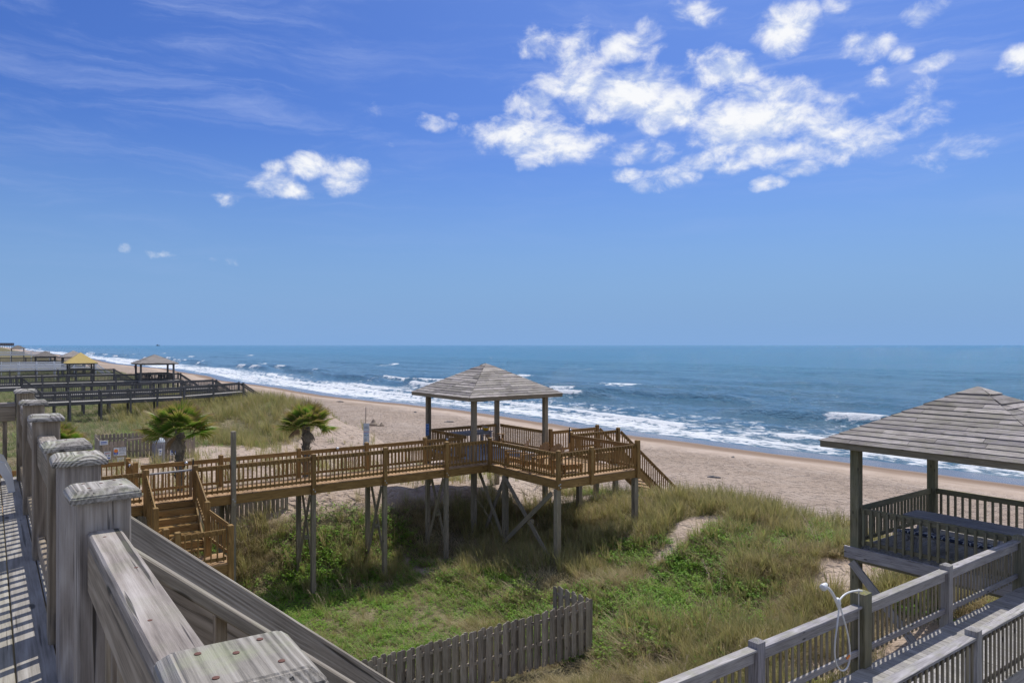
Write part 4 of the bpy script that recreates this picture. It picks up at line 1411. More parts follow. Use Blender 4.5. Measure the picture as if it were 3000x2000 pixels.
def build_right_walkway():
    w = empty('gazebo_walkway', (11, 4.8, BD), 'silver-grey railed walkway in the lower right corner leading to the gazebo', 'boardwalk')
    V0, V1 = 4.08, 5.46
    deck_boards(w, 2.0, 16.36, V0, V1, BD, 'slatetop')
    for v in (V0 + .03, V1 - .03):
        board(w, 'edge_beam', (2.0, v, BD - .17), (16.3, v, BD - .17), .05, .25, 'rail')
    fp = [3.4, 5.6, 7.87, 10.42, 13.2, 16.34]
    npst = [2.4, 5.1, 7.8, 10.5, 13.3, 16.3]
    for a, b in zip(fp[:-1], fp[1:]):
        railing(w, (a, V1 + .06), (b, V1 + .06), BD, (0, 1), 'rail', hgt=.86, step=.135, bal=.045, toph=.15, flat=True, balmat='pile', botz=.20, thin=.020)
    for a, b in zip(npst[:-1], npst[1:]):
        railing(w, (a, V0 - .02), (b, V0 - .02), BD, (0, -1), 'rail', hgt=.86, step=.135, bal=.045, toph=.10, flat=True, balmat='pile', botz=.20, thin=.020)
    for u in fp:
        big = abs(u - 10.42) < .1
        vpost(w, 'rail_post', u, V1 + .06, BD - (2.6 if big else .3), BD + (1.10 if big else 1.0), .21 if big else .155, 'green' if big or u > 16 else 'rail', top=.035)
    for u in npst:
        vpost(w, 'rail_post', u, V0 - .02, BD - .3, BD + 1.0, .155, 'rail', top=.035)
    for u in (4, 7.2, 10.42, 13.2, 15.9):
        for v in (V0 + .1, V1 - .1):
            vpost(w, 'pile', u, v, gh(u, v) - .4, BD - .30, .15, 'pile', top=0)


build_right_walkway()


def curve_tube(name, pts, r, mat, parent, res=3):
    cu = bpy.data.curves.new(name, 'CURVE')
    cu.dimensions = '3D'
    sp = cu.splines.new('NURBS')
    sp.points.add(len(pts) - 1)
    for q, p in zip(sp.points, pts):
        q.co = tuple(p) + (1,)
    sp.use_endpoint_u = True
    sp.order_u = 4
    cu.bevel_depth = r
    cu.bevel_resolution = res
    cu.resolution_u = 6
    cu.use_fill_caps = True
    to = bpy.data.objects.new(name, cu)
    me = bpy.data.meshes.new_from_object(to)
    bpy.data.objects.remove(to)
    me.materials.clear()
    me.materials.append(M[mat])
    me.polygons.foreach_set('use_smooth', [True] * len(me.polygons))
    base = world_loc(parent)
    me.transform(Matrix.Translation(-base))
    return place(name, me, Matrix.Translation(base), parent)


def build_shower():
    u, v = 10.32, 5.36
    s = empty('outdoor_shower', (9.6, v, BD + 1), 'white handheld shower with looping hose hung on the large walkway post', 'shower')
    V = lambda a, z: Vector((a, v, z))
    curve_tube('shower_arm', [Vector((u, 5.46, 7.40)), Vector((u - .12, 5.44, 7.44)), V(9.95, 7.51), V(9.70, 7.53), V(9.58, 7.49), V(9.50, 7.44)], .013, 'plastic', s)
    lathe('holder', [(.026, -.06), (.036, -.02), (.036, .03), (.026, .06)], 'plastic', s, Matrix.Translation((9.50, v, 7.44)) @ Matrix.Rotation(R(-22), 4, 'Y'), 14)
    curve_tube('handle', [V(9.52, 7.36), V(9.46, 7.46), V(9.37, 7.58), V(9.27, 7.68), V(9.18, 7.715)], .021, 'plastic', s)
    lathe('shower_head', [(.022, -.07), (.042, -.02), (.050, .02), (.046, .034), (.01, .04)], 'plastic', s, Matrix.Translation((9.14, v, 7.725)) @ Matrix.Rotation(R(-112), 4, 'Y'), 16)
    hose = [V(9.52, 7.36), V(9.50, 7.2), V(9.43, 7.0), V(9.40, 6.8), V(9.43, 6.62), V(9.54, 6.48), V(9.68, 6.44), V(9.79, 6.50), V(9.82, 6.66), V(9.77, 6.90), V(9.66, 7.15), V(9.57, 7.32), V(9.53, 7.42)]
    curve_tube('hose', hose, .0115, 'plastic', s)
    board(s, 'valve_handle', (9.72, v, 6.60), (9.80, v, 6.63), .022, .028, 'orange')
    curve_tube('supply_pipe', [Vector((u - .012, 5.5, 5.9)), Vector((u - .012, 5.5, 6.4)), Vector((u - .012, 5.5, 6.9)), Vector((u - .012, 5.5, 7.42))], .012, 'steel', s)


build_shower()


# ------------------------------------------------------------------ picket fences
def dog_mesh(w, h, t, mat):
    key = ('dog', round(w, 3), round(h, 3), t, mat)
    if key in MESH:
        return MESH[key]
    e = w * .28
    pts = [(0, -w / 2), (0, w / 2), (h - e * .8, w / 2), (h, w / 2 - e), (h, -w / 2 + e), (h - e * .8, -w / 2)]
    n = len(pts)
    V = [(x, y, -t / 2) for x, y in pts] + [(x, y, t / 2) for x, y in pts]
    F = [tuple(range(n))[::-1], tuple(range(n, 2 * n))] + [(i, (i + 1) % n, n + (i + 1) % n, n + i) for i in range(n)]
    me = bpy.data.meshes.new('picket')
    me.from_pydata(V, [], F)
    me.materials.append(M[mat])
    MESH[key] = me
    return me


def picket_run(f, a, b, height, mat, pw=.135, gap=.095, both=True, sink=.35, za=None, zb=None):
    a, b = Vector((a[0], a[1], 0)), Vector((b[0], b[1], 0))
    d = b - a
    L = d.length
    e = d / L
    nrm = Vector((-e.y, e.x, 0))
    n = int(L / (pw + gap))
    st = L / n
    rz = math.atan2(e.y, e.x)

    def gz(t):
        p = a + e * t
        return gh(p.x, p.y) if za is None else za + (zb - za) * t / L
    k = max(2, int(L / 1.2))
    for i in range(k):
        t0, t1 = L * i / k, L * (i + 1) / k
        for hz in (.24, height - .22):
            p0, p1 = a + e * (t0 + .002), a + e * (t1 - .002)
            board(f, 'fence_rail', (p0.x, p0.y, gz(t0) + hz), (p1.x, p1.y, gz(t1) + hz), .04, .085, mat)
    for i in range(n):
        for side in (0, 1) if both else (0,):
            t = st * (i + .5 + .5 * side)
            if t > L:
                continue
            p = a + e * t + nrm * (.036 * (1 if side else -1))
            hh = round((height + random.uniform(-.02, .02)) / .01) * .01 + sink
            ww = random.choice((.132, .138, .142))
            tl = Matrix.Rotation(random.uniform(-.012, .012), 4, nrm)
            mw = Matrix.Translation((p.x, p.y, gz(t) - sink)) @ tl @ Matrix.Rotation(rz, 4, 'Z') @ frame((0, 0, 1), (0, 1, 0))
            place('picket', dog_mesh(ww, hh, .019, mat), mw, f)


def build_fences():
    f = empty('picket_fence', (10, 14.5, 3), 'weathered dog-eared picket fence curving through the dune grass at the bottom', 'fence')
    picket_run(f, (5.2, 15.12), (13.0, 14.25), 1.02, 'picket', za=2.84, zb=3.17)
    picket_run(f, (13.02, 14.30), (12.86, 15.55), 1.02, 'picket', both=True, za=3.17, zb=3.22)
    for (u, v) in ((13.0, 14.33), (12.80, 15.5), (10.4, 14.60), (7.8, 14.88), (5.4, 15.16)):
        vpost(f, 'fence_post', u, v, gh(u, v) - .3, gh(u, v) + .96, .09, 'tan', top=.01)
    f2 = empty('picket_fence', (9, 26.9, 5), 'grey picket fence half hidden behind and below the boardwalk', 'fence')
    picket_run(f2, (3.9, 27.0), (9.2, 27.1), 1.0, 'picket', both=False, gap=.03, za=4.35, zb=4.45)


build_fences()


def build_enclosure():
    zb = gh(6, 41) - .05
    e = empty('picket_enclosure', (6.5, 42, zb), 'wooden picket enclosure covered with small notices behind the boardwalk', 'fence')
    top = 6.15

    def wall(a, b, mat, z1, step=.152, skip=()):
        a, b = Vector((a[0], a[1], 0)), Vector((b[0], b[1], 0))
        L = (b - a).length
        d = (b - a) / L
        for hz in (zb + .35, z1 - .25):
            board(e, 'fence_rail', (a.x, a.y, hz), (b.x, b.y, hz), .04, .09, mat)
        n = int(L / step)
        nrm = Vector((d.y, -d.x, 0)) * .033
        for i in range(n):
            p = a + d * (L * (i + .5) / n) + nrm
            place('picket', dog_mesh(.132, round(z1 - zb + random.uniform(-.02, .02), 2), .019, mat),
                  Matrix.Translation((p.x, p.y, zb)) @ Matrix.Rotation(math.atan2(d.y, d.x), 4, 'Z') @ frame((0, 0, 1), (0, 1, 0)), e)
    wall((4.55, 41.0), (5.55, 41.0), 'pinkpicket', top)
    wall((4.6, 43.6), (7.6, 43.3), 'picket', top + .1, .17)
    wall((7.6, 43.2), (7.6, 41.2), 'picket', top, .17)
    wall((7.55, 41.0), (8.75, 40.8), 'pinkpicket', top)
    wall((4.55, 43.4), (4.50, 41.1), 'pinkpicket', top + .05)
    for u, v in ((4.5, 41.05), (5.6, 41.05), (7.5, 41.08), (8.8, 40.85), (7.6, 43.3), (4.55, 43.6)):
        vpost(e, 'fence_post', u, v, zb - .3, top + .12, .11, 'picket', top=.02)
    board(e, 'gate_bar', (5.66, 41.02, top - .0), (7.45, 41.02, top + .08), .04, .09, 'pinkpicket')
    # blue-grey bin beside the opening
    b = empty('litter_bin', (7.05, 40.6, zb), 'ribbed blue-grey litter bin beside the picket enclosure', 'bin')
    lathe('bin_body', [(.27, 0), (.27, .95), (.29, .97), (.29, 1.04)], 'bluewood', b, Matrix.Translation((7.05, 40.6, zb)), 18, False)
    lathe('bin_lid', [(.31, 1.05), (.31, 1.10), (.24, 1.24), (.10, 1.32)], 'signgrey', b, Matrix.Translation((7.05, 40.6, zb)), 18)
    for k in range(14):
        a = 2 * math.pi * k / 14
        vpost(b, 'rib', 7.05 + .28 * math.cos(a), 40.6 + .28 * math.sin(a), zb + .02, zb + .94, .035, 'bluewood', top=0, bev=0, rot=a)
    # notices
    yw = -36 + 30
    p = Vector((5.33, 40.93, 5.62))
    t = empty('beach_access_sign', p, 'white public beach access sign with orange sun emblem on the pickets', 'sign')
    mw = face_mat(p, 0)
    place('sign_panel', box_mesh(.56, .41, .008, 'signwhite', .001), mw, t)
    sheet(t, 'emblem_ground', mw, -.175, .0, .19, .25, 'signwhite', lift=.0055)
    sheet(t, 'emblem_sea', mw, -.175, -.07, .19, .13, 'signblue', lift=.0065)
    place('emblem_sun', disc_mesh(.092, .001, 24, 'orange', 'sun_disc'), mw @ Matrix.Translation((-.175, .045, .008)), t)
    for k in range(3):
        sheet(t, 'emblem_wave', mw, -.215 + k * .04, -.085 - .012 * (k % 2), .045, .012, 'signwhite', lift=.0078)
    text(t, 'PUBLIC\nBEACH\nACCESS', .088, mw @ Matrix.Translation((.115, .085, .0055)), 'ink')
    print_lines(t, mw, -.02, .24, [-.06, -.09, -.12], .008, 'ink')
    print_lines(t, mw, -.26, -.09, [-.17], .022, 'ink')

    def small(p, w, h, label, mats):
        p = Vector(p)
        q = empty('notice_sign', p, label, 'sign')
        m2 = face_mat(p, 0)
        place('sign_panel', box_mesh(w, h, .006, 'signwhite', .001), m2, q)
        for (x, y, a, b_, mt) in mats:
            sheet(q, 'print_block', m2, x * w, y * h, a * w, b_ * h, mt, lift=.0045)
    small((4.78, 40.93, 5.47), .30, .40, 'white notice with blue footer on the left end of the enclosure',
          [(0, .36, .7, .05, 'ink'), (0, .24, .75, .06, 'red'), (-.2, .0, .3, .03, 'ink'), (-.2, .08, .3, .03, 'ink'), (.22, -.03, .22, .15, 'ink'), (0, -.33, .8, .12, 'signblue')])
    small((5.36, 40.93, 5.20), .30, .24, 'white notice below the beach access sign',
          [(0, .3, .7, .05, 'ink'), (0, .1, .75, .05, 'ink'), (0, -.1, .7, .05, 'ink'), (0, -.3, .75, .05, 'ink')])
    small((7.08, 40.28, 5.52), .18, .34, 'white notice with dark lettering on the litter bin',
          [(0, .1, .5, .16, 'signblue'), (0, -.2, .5, .08, 'ink')])
    small((7.9, 40.88, 5.48), .50, .50, 'blue and white notice behind the palm trunk',
          [(0, .06, .8, .66, 'signblue'), (0, -.38, .8, .08, 'ink')])
    small((4.62, 40.93, 6.12), .36, .22, 'small tilted white and blue notice on top of the enclosure',
          [(0, .1, .7, .2, 'signblue'), (0, -.2, .7, .12, 'signblue')])


build_enclosure()


def build_kayak_bin():
    c = Vector((3.35, 28.6, gh(3.35, 28.6)))
    t = empty('wheeled_bin', c, 'dark bin with a lime green lid behind the boardwalk rail', 'bin')
    V = [(-.26, -.3, .06), (.26, -.3, .06), (.26, .3, .06), (-.26, .3, .06), (-.30, -.36, 1.0), (.30, -.36, 1.0), (.30, .36, 1.0), (-.30, .36, 1.0)]
    pyd('bin_body', V, [(0, 3, 2, 1), (0, 1, 5, 4), (1, 2, 6, 5), (2, 3, 7, 6), (3, 0, 4, 7), (4, 5, 6, 7)], 'darkbin', t, Matrix.Translation(c))
    V = [(-.32, -.38, 1.005), (.32, -.38, 1.005), (.32, .38, 1.005), (-.32, .38, 1.005), (-.26, -.30, 1.09), (.26, -.30, 1.09), (.26, .32, 1.12), (-.26, .32, 1.12)]
    pyd('bin_lid', V, [(0, 3, 2, 1), (0, 1, 5, 4), (1, 2, 6, 5), (2, 3, 7, 6), (3, 0, 4, 7), (4, 5, 6, 7)], 'neon', t, Matrix.Translation(c))
    for s in (-1, 1):
        place('wheel', disc_mesh(.10, .025, 14, 'darkbin', 'wheel'), Matrix.Translation(c + Vector((s * .29, .28, .10))) @ Matrix.Rotation(R(90), 4, 'Y'), t)


build_kayak_bin()


# ------------------------------------------------------------------ palms
def mat_palm():
    m, nt, out = new_mat('palm_leaf')
    t = nd(nt, 'ShaderNodeAttribute', attribute_name='tip').outputs['Fac']
    oi = nd(nt, 'ShaderNodeObjectInfo').outputs['Random']
    oc = nd(nt, 'ShaderNodeTexCoord').outputs['Object']
    n = noise(nt, oc, 9.0, 3, .6)
    g = mix(nt, n, (.095, .215, .022), (.26, .42, .055))
    g = mix(nt, mrange(nt, oi, .55, 1.0, 0, .75), g, (.30, .25, .05))
    f = mth(nt, 'ADD', t, mth(nt, 'MULTIPLY_ADD', n, .5, mth(nt, 'MULTIPLY_ADD', oi, .25, -.375)))
    c = mix(nt, mrange(nt, f, .50, .78), g, (.33, .28, .07))
    c = mix(nt, mrange(nt, f, .74, .98), c, (.27, .17, .11))
    b = nd(nt, 'ShaderNodeBsdfPrincipled', {'Base Color': c, 'Roughness': .45})
    tr = nd(nt, 'ShaderNodeBsdfTranslucent', {'Color': c})
    mx = nd(nt, 'ShaderNodeMixShader', {0: .45, 1: b.outputs[0], 2: tr.outputs[0]})
    nt.links.new(mx.outputs[0], out.inputs[0])
    return m


M['palm'] = mat_palm()
M['trunk'] = mat_wood('palm_trunk_fibre', (.06, .05, .04), (.16, .14, .115), (.29, .26, .22), .02, None, 0, var=.1)
M['deadleaf'] = mat_plain('dead_palm_leaf', (.24, .19, .125), .8, var=.2)


def frond_mesh(seed, n=30, dead=False):
    """fan leaf: a stalk along +x carrying folded, splitting leaflets"""
    r = random.Random(seed)
    V, F, T = [], [], []

    def quadstrip(pts, ws, nrm, t0, t1, fold=0.0):
        k = len(V)
        for i, p in enumerate(pts):
            d = (pts[min(i + 1, len(pts) - 1)] - pts[max(0, i - 1)]).normalized()
            s = d.cross(nrm).normalized()
            V.extend([p - s * ws[i] + nrm * fold * ws[i], p - nrm * fold * ws[i] * .5, p + s * ws[i] + nrm * fold * ws[i]])
            T.extend([t0 + (t1 - t0) * i / (len(pts) - 1)] * 3)
        for i in range(len(pts) - 1):
            a = k + 3 * i
            F.extend([(a, a + 1, a + 4, a + 3), (a + 1, a + 2, a + 5, a + 4)])
    ps = .66
    up = Vector((0, 0, 1))
    stalk = [Vector((ps * t, 0, .04 * t * t)) for t in (0, .35, .7, 1)]
    quadstrip(stalk, [.022, .016, .012, .010], up, .1, .15, .5)
    hub = stalk[-1]
    for i in range(n):
        a = -1 + 2 * i / (n - 1)
        th = a * R(105)
        L = (.78 - .20 * abs(a) ** 1.6) * r.uniform(.92, 1.06)
        d = Vector((math.cos(th), math.sin(th), .10 * math.cos(th) - .10 * abs(a)))
        if dead:
            d = Vector((math.cos(th * .6), math.sin(th * .6) * .7, -.3))
        droop = r.uniform(.04, .20) + (.25 if dead else 0) + .10 * abs(a)
        pts = []
        for t in (0, .28, .55, .8, 1.0):
            pts.append(hub + d * (L * t) + Vector((0, 0, -droop * L * t ** 2.6)) + Vector((r.uniform(-.008, .008), r.uniform(-.008, .008), 0)) * t)
        w = L * math.sin(R(105) / (n - 1)) * 1.05
        quadstrip(pts, [.004, w * .45, w * .72, w * .38, .002], up, .15, 1.0, .38)
    me = bpy.data.meshes.new('frond')
    me.from_pydata(V, [], F)
    at = me.attributes.new('tip', 'FLOAT', 'POINT')
    at.data.foreach_set('value', T)
    me.materials.append(M['deadleaf' if dead else 'palm'])
    return me


FROND = [frond_mesh(s) for s in (1, 2, 3, 4)]
DEADF = [frond_mesh(9, 18, True)]


def palm(u, v, crown_z, scale, label, seed, rtrunk=.17, lean=0.0):
    r = random.Random(seed)
    gz = gh(u, v)
    rtrunk *= .78
    p = empty('palm_tree', (u, v, gz), label, 'palm', 'fan palms behind the boardwalk')
    H = crown_z - gz - .15
    n = 14
    V, F = [], []
    ks = 16
    for k in range(ks + 1):
        t = k / ks
        rad = rtrunk * (1.15 - .35 * t) * (1 + .05 * math.sin(k * 2.4)) + (.05 * t ** 4)
        for i in range(n):
            a = 2 * math.pi * i / n
            rr = rad * (1 + .10 * r.uniform(-1, 1))
            V.append((rr * math.cos(a) + lean * t * t, rr * math.sin(a), -.3 + (H + .3) * t))
    for k in range(ks):
        F += [(k * n + i, k * n + (i + 1) % n, (k + 1) * n + (i + 1) % n, (k + 1) * n + i) for i in range(n)]
    F.append(tuple(ks * n + i for i in range(n)))
    pyd('trunk', V, F, 'trunk', p, Matrix.Translation((u, v, gz)), False)
    # old leaf bases standing off the trunk
    for k in range(34):
        t = .30 + .68 * k / 34
        a = k * 2.399
        rad = rtrunk * (1.12 - .35 * t)
        base = Vector((u + lean * t * t + rad * .8 * math.cos(a), v + rad * .8 * math.sin(a), gz + H * t - .06))
        tip = base + Vector((math.cos(a) * .11, math.sin(a) * .11, .20 + .06 * r.random()))
        board(p, 'leaf_base', base, tip, .09, .022, 'trunk', (math.cos(a), math.sin(a), .2), bev=0)
    top = Vector((u + lean, v, crown_z - .22))
    for k in range(36):
        t = k / 35
        a = k * 2.39996 + r.uniform(-.2, .2)
        el = R(84 - 86 * t ** .8 + r.uniform(-5, 5))
        s = scale * (.78 + .22 * t) * r.uniform(.93, 1.06)
        mw = Matrix.Translation(top + Vector((.05 * math.cos(a), .05 * math.sin(a), .10 * (1 - t)))) @ Matrix.Rotation(a, 4, 'Z') @ Matrix.Rotation(-el, 4, 'Y') @ Matrix.Rotation(r.uniform(-.4, .4), 4, 'X') @ Matrix.Scale(s, 4)
        place('frond', FROND[k % 4], mw, p)
    for k in range(2):
        a = 1.9 + k * 2.6 + r.uniform(-.2, .2)
        mw = Matrix.Translation(top) @ Matrix.Rotation(a, 4, 'Z') @ Matrix.Rotation(R(r.uniform(8, 22)), 4, 'Y') @ Matrix.Scale(scale * .72, 4)
        place('dead_frond', DEADF[0], mw, p)


palm(5.8, 29.2, 7.86, 1.12, 'large fan palm standing beside the picket enclosure signs', 3, .17)
palm(11.07, 30.3, 7.62, 1.0, 'fan palm with rough trunk standing alone in the sand', 5, .19)
palm(2.3, 35.4, 6.9, .95, 'fan palm mostly hidden behind the foreground railing posts', 8, .17)


# ------------------------------------------------------------------ neighbours up the coast
def far_walk(name, label, v, segs, posts, mat, topmat, width=1.5, hgt=.85, cat='boardwalk', rail_both=True, post_s=.16, step=.15):
    """segs: list of (u0, z0, u1, z1); a raised walkway seen from the side"""
    w = empty(name, (segs[0][0], v, segs[0][1]), label, cat)
    for (u0, z0, u1, z1) in segs:
        board(w, 'walk_surface', (u0, v + width / 2, z0 - .03), (u1, v + width / 2, z1 - .03), width, .05, topmat, bev=0)
        board(w, 'edge_beam', (u0, v + .03, z0 - .18), (u1, v + .03, z1 - .18), .06, .26, mat)
        board(w, 'edge_beam', (u0, v + width - .03, z0 - .18), (u1, v + width - .03, z1 - .18), .06, .26, mat)
        railing(w, (u0, v), (u1, v), z0, (0, -1), mat, hgt, step, z2=z1, joined=True, both_ends=.02)
        if rail_both:
            railing(w, (u0, v + width), (u1, v + width), z0, (0, 1), mat, hgt, step, z2=z1, joined=True, both_ends=.02)
    for u in posts:
        z = None
        for (u0, z0, u1, z1) in segs:
            if u0 - .01 <= u <= u1 + .01:
                z = z0 + (z1 - z0) * (u - u0) / (u1 - u0)
        for vv in (v - .05, v + width + .05):
            vpost(w, 'post', u, vv, gh(u, vv) - .3, z + hgt + .08, post_s, mat, top=.02, bev=0)
    return w


far_walk('neighbour_boardwalk', 'dark weathered boardwalk on posts, nearest one behind the left palms', 72.6,
         [(-2.0, 7.45, 2.2, 7.45), (2.2, 7.42, 3.6, 6.08), (3.6, 6.06, 14.8, 6.10), (14.8, 6.16, 20.2, 6.40), (20.2, 6.38, 24.6, 3.3)],
         [-2, .1, 2.2, 3.6, 5.64, 8.0, 10.3, 12.5, 14.8, 17.4, 20.2, 22.5], 'slate', 'slatetop')
far_walk('neighbour_boardwalk', 'second dark boardwalk just behind the nearest dark one', 80.5,
         [(2.0, 6.2, 13.5, 6.22), (13.5, 6.3, 19.6, 6.4), (19.6, 6.38, 24.0, 3.2)], [2, 5, 7.4, 9.6, 11.8, 13.5, 16.5, 19.6], 'slate', 'slatetop')
far_walk('neighbour_boardwalk', 'third dark boardwalk leading to the grey left-hand gazebo', 99.2,
         [(-1.0, 6.5, 19.8, 6.52), (19.8, 6.5, 24.4, 3.2)], [-1, 2.5, 5, 7.5, 10, 12.5, 15, 17.5, 19.8], 'slate', 'slatetop')
far_walk('neighbour_boardwalk', 'low dark boardwalk passing under the yellow-roofed gazebo', 136.5,
         [(-2, 6.05, 17, 6.1), (17, 6.08, 21.5, 3.2)], [-2, 2.6, 6, 9, 11.5, 14, 17], 'slate', 'slatetop')
far_walk('white_boardwalk', 'white railed boardwalk, nearer of the two on the left', 160.5,
         [(-3, 6.5, 16.8, 6.52), (16.8, 6.5, 21.0, 3.4)], [-3, 1.4, 4.3, 7.2, 10.1, 13.2, 16.8], 'white', 'slatetop', hgt=.9)
far_walk('white_boardwalk', 'white railed boardwalk, farther of the two on the left', 178,
         [(-3, 6.6, 12.6, 6.6)], [-3, 2, 5, 8, 11, 12.6], 'white', 'slatetop', hgt=.85)
far_walk('neighbour_boardwalk', 'distant brown boardwalk behind the white ones', 205,
         [(-3, 6.9, 19, 6.9)], [-3, 2, 7, 12, 17], 'slate', 'slatetop', hgt=1.1)
far_walk('white_boardwalk', 'most distant white boardwalk below the farthest gazebo', 305,
         [(-6, 7.6, 17.5, 7.6)], [-6, 0, 6, 12, 17.5], 'white', 'slatetop', hgt=1.1)


def far_gazebo(c, half, ze, za, zd, roofmat, trim, label, hp=None, brace=False):
    g = empty('gazebo', (c[0], c[1], zd), label, 'gazebo', 'gazebos along the dune')
    hp = hp or half - .55
    gazebo_roof(g, c, half, ze, za, roofmat, trim, 11, hp=hp, detail=False)
    for su, sv in ((-1, -1), (1, -1), (1, 1), (-1, 1)):
        u, v = c[0] + su * hp, c[1] + sv * hp
        vpost(g, 'post', u, v, gh(u, v) - .3, ze - .02, .21, trim, top=0, bev=0)
        if brace:
            board(g, 'knee_brace', (u, v, ze - .85), (u - su * .7, v, ze - .15), .09, .09, trim, (0, 1, 0), bev=0)
            board(g, 'knee_brace', (u, v, ze - .85), (u, v - sv * .7, ze - .15), .09, .09, trim, (1, 0, 0), bev=0)
    board(g, 'floor_slab', (c[0] - hp - .15, c[1], zd - .1), (c[0] + hp + .15, c[1], zd - .1), 2 * hp + .3, .2, 'slatetop', bev=0)
    for (a, b, o) in (((-1, -1), (1, -1), (0, -1)), ((1, -1), (1, 1), (1, 0)), ((1, 1), (-1, 1), (0, 1))):
        railing(g, (c[0] + a[0] * hp, c[1] + a[1] * hp), (c[0] + b[0] * hp, c[1] + b[1] * hp), zd, o, trim, .9, .16, joined=True)
    return g


far_gazebo((16.9, 99.9), 2.35, 8.70, 9.78, 6.55, 'roof', 'slate', 'grey-roofed gazebo on dark posts standing against the surf at left', 1.85)
far_gazebo((12.24, 138.3), 2.3, 8.0, 9.75, 6.15, 'yellow', 'slate', 'gazebo with a bright yellow pine roof at left', 1.75, True)
far_gazebo((10.1, 190.6), 2.35, 8.45, 9.65, 6.6, 'roof', 'slate', 'low grey gazebo roof left of the yellow one')
far_gazebo((13.5, 166.5), 2.35, 8.62, 9.85, 6.6, 'roof', 'slate', 'dark grey gazebo roof directly behind the yellow one')
far_gazebo((8.4, 318), 2.4, 9.7, 10.9, 7.6, 'roof', 'slate', 'most distant open gazebo near the left edge')


def build_far_table(c, label):
    c = Vector(c)
    t = empty('patio_set', c, label, 'table')
    lathe('table_top', [(.55, .72), (.55, .76)], 'darkbin', t, Matrix.Translation(c), 18)
    board(t, 'pedestal', c, c + Vector((0, 0, .72)), .09, .09, 'darkbin', (0, 1, 0))
    for k in range(4):
        a = k * math.pi / 2 + .4
        o = c + Vector((math.cos(a) * .95, math.sin(a) * .95, 0))
        board(t, 'chair_seat', o + Vector((-.22, 0, .44)), o + Vector((.22, 0, .44)), .44, .04, 'darkbin')
        board(t, 'chair_back', o + Vector((math.cos(a) * .22, math.sin(a) * .22, .44)), o + Vector((math.cos(a) * .30, math.sin(a) * .30, .95)), .44, .03, 'darkbin', (math.cos(a), math.sin(a), 0))
        for s in (-1, 1):
            board(t, 'chair_leg', o + Vector((s * .2, -.2, 0)), o + Vector((s * .2, -.2, .43)), .035, .035, 'darkbin', (0, 1, 0))
            board(t, 'chair_leg', o + Vector((s * .2, .2, 0)), o + Vector((s * .2, .2, .43)), .035, .035, 'darkbin', (0, 1, 0))


build_far_table((16.9, 99.6, 6.55), 'dark table and chairs under the grey left-hand gazebo')


def build_loungers():
    c = Vector((13.0, 137.6, 6.15))
    t = empty('sun_lounger', c, 'dark reclining lounger under the yellow-roofed gazebo', 'lounger')
    board(t, 'seat', c + Vector((-.2, 0, .38)), c + Vector((1.1, 0, .34)), .62, .06, 'slate')
    board(t, 'backrest', c + Vector((-.2, 0, .40)), c + Vector((-1.0, 0, .95)), .62, .06, 'slate')
    for x in (-.5, .9):
        for y in (-.26, .26):
            board(t, 'leg', c + Vector((x, y, 0)), c + Vector((x, y, .36)), .06, .06, 'slate', (1, 0, 0))


build_loungers()


def build_pier():
    # long building on piles far up the coast; its near end shows at the left edge
    p = empty('fishing_pier', (25, 2900, 0), 'distant long dark pier building on piles at the left horizon', 'pier')
    c = Vector((6, 2900, 0))
    x0, x1 = -60.0, 78.0
    board(p, 'pier_house', (x0, 2900, 12.6), (x1 - 12, 2900, 12.6), 14, 8.0, 'concrete', bev=0)
    board(p, 'roof', (x0 - 1, 2900, 16.95), (x1 - 11, 2900, 16.95), 16, .7, 'slate', bev=0)
    board(p, 'pier_deck', (x0, 2900, 8.1), (x1 + 10, 2900, 8.1), 16, .8, 'slate', bev=0)
    for k in range(20):
        x = x0 + 4 + k * 6.4
        board(p, 'window', (x - 1.4, 2892.9, 13.2), (x + 1.4, 2892.9, 13.2), .2, 2.6, 'darkbin', bev=0)
    for k in range(24):
        x = x0 + 2 + k * 6.2
        for vv in (2894, 2906):
            vpost(p, 'pile', x, vv, -2, 7.7, .9, 'slate', top=0, bev=0)


build_pier()


def build_ship():
    d, l = 9000.0, (462 - 1500) / 2100 * 9000.0
    A = R(36.1)
    u, v = math.sin(A) * d + math.cos(A) * l, math.cos(A) * d - math.sin(A) * l
    s = empty('fishing_boat', (u, v, 0), 'tiny dark boat on the horizon at left', 'boat')
    V = [(-18, -4, 0), (20, -3, 0), (26, 0, 6), (20, 3, 0), (-18, 4, 0), (-18, -5, 7), (18, -5, 7), (30, 0, 11), (18, 5, 7), (-18, 5, 7)]
    F = [(0, 1, 6, 5), (1, 2, 7, 6), (2, 3, 8, 7), (3, 4, 9, 8), (4, 0, 5, 9), (5, 6, 7, 8, 9)]
    mw = Matrix.Translation((u, v, 0)) @ Matrix.Rotation(R(-36), 4, 'Z')
    pyd('hull', V, F, 'slate', s, mw)
    place('wheelhouse', box_mesh(9, 7, 9, 'concrete', 0), mw @ Matrix.Translation((-4, 0, 11.5)), s)
    place('mast', box_mesh(.8, .8, 16, 'slate', 0), mw @ Matrix.Translation((4, 0, 15)), s)


build_ship()


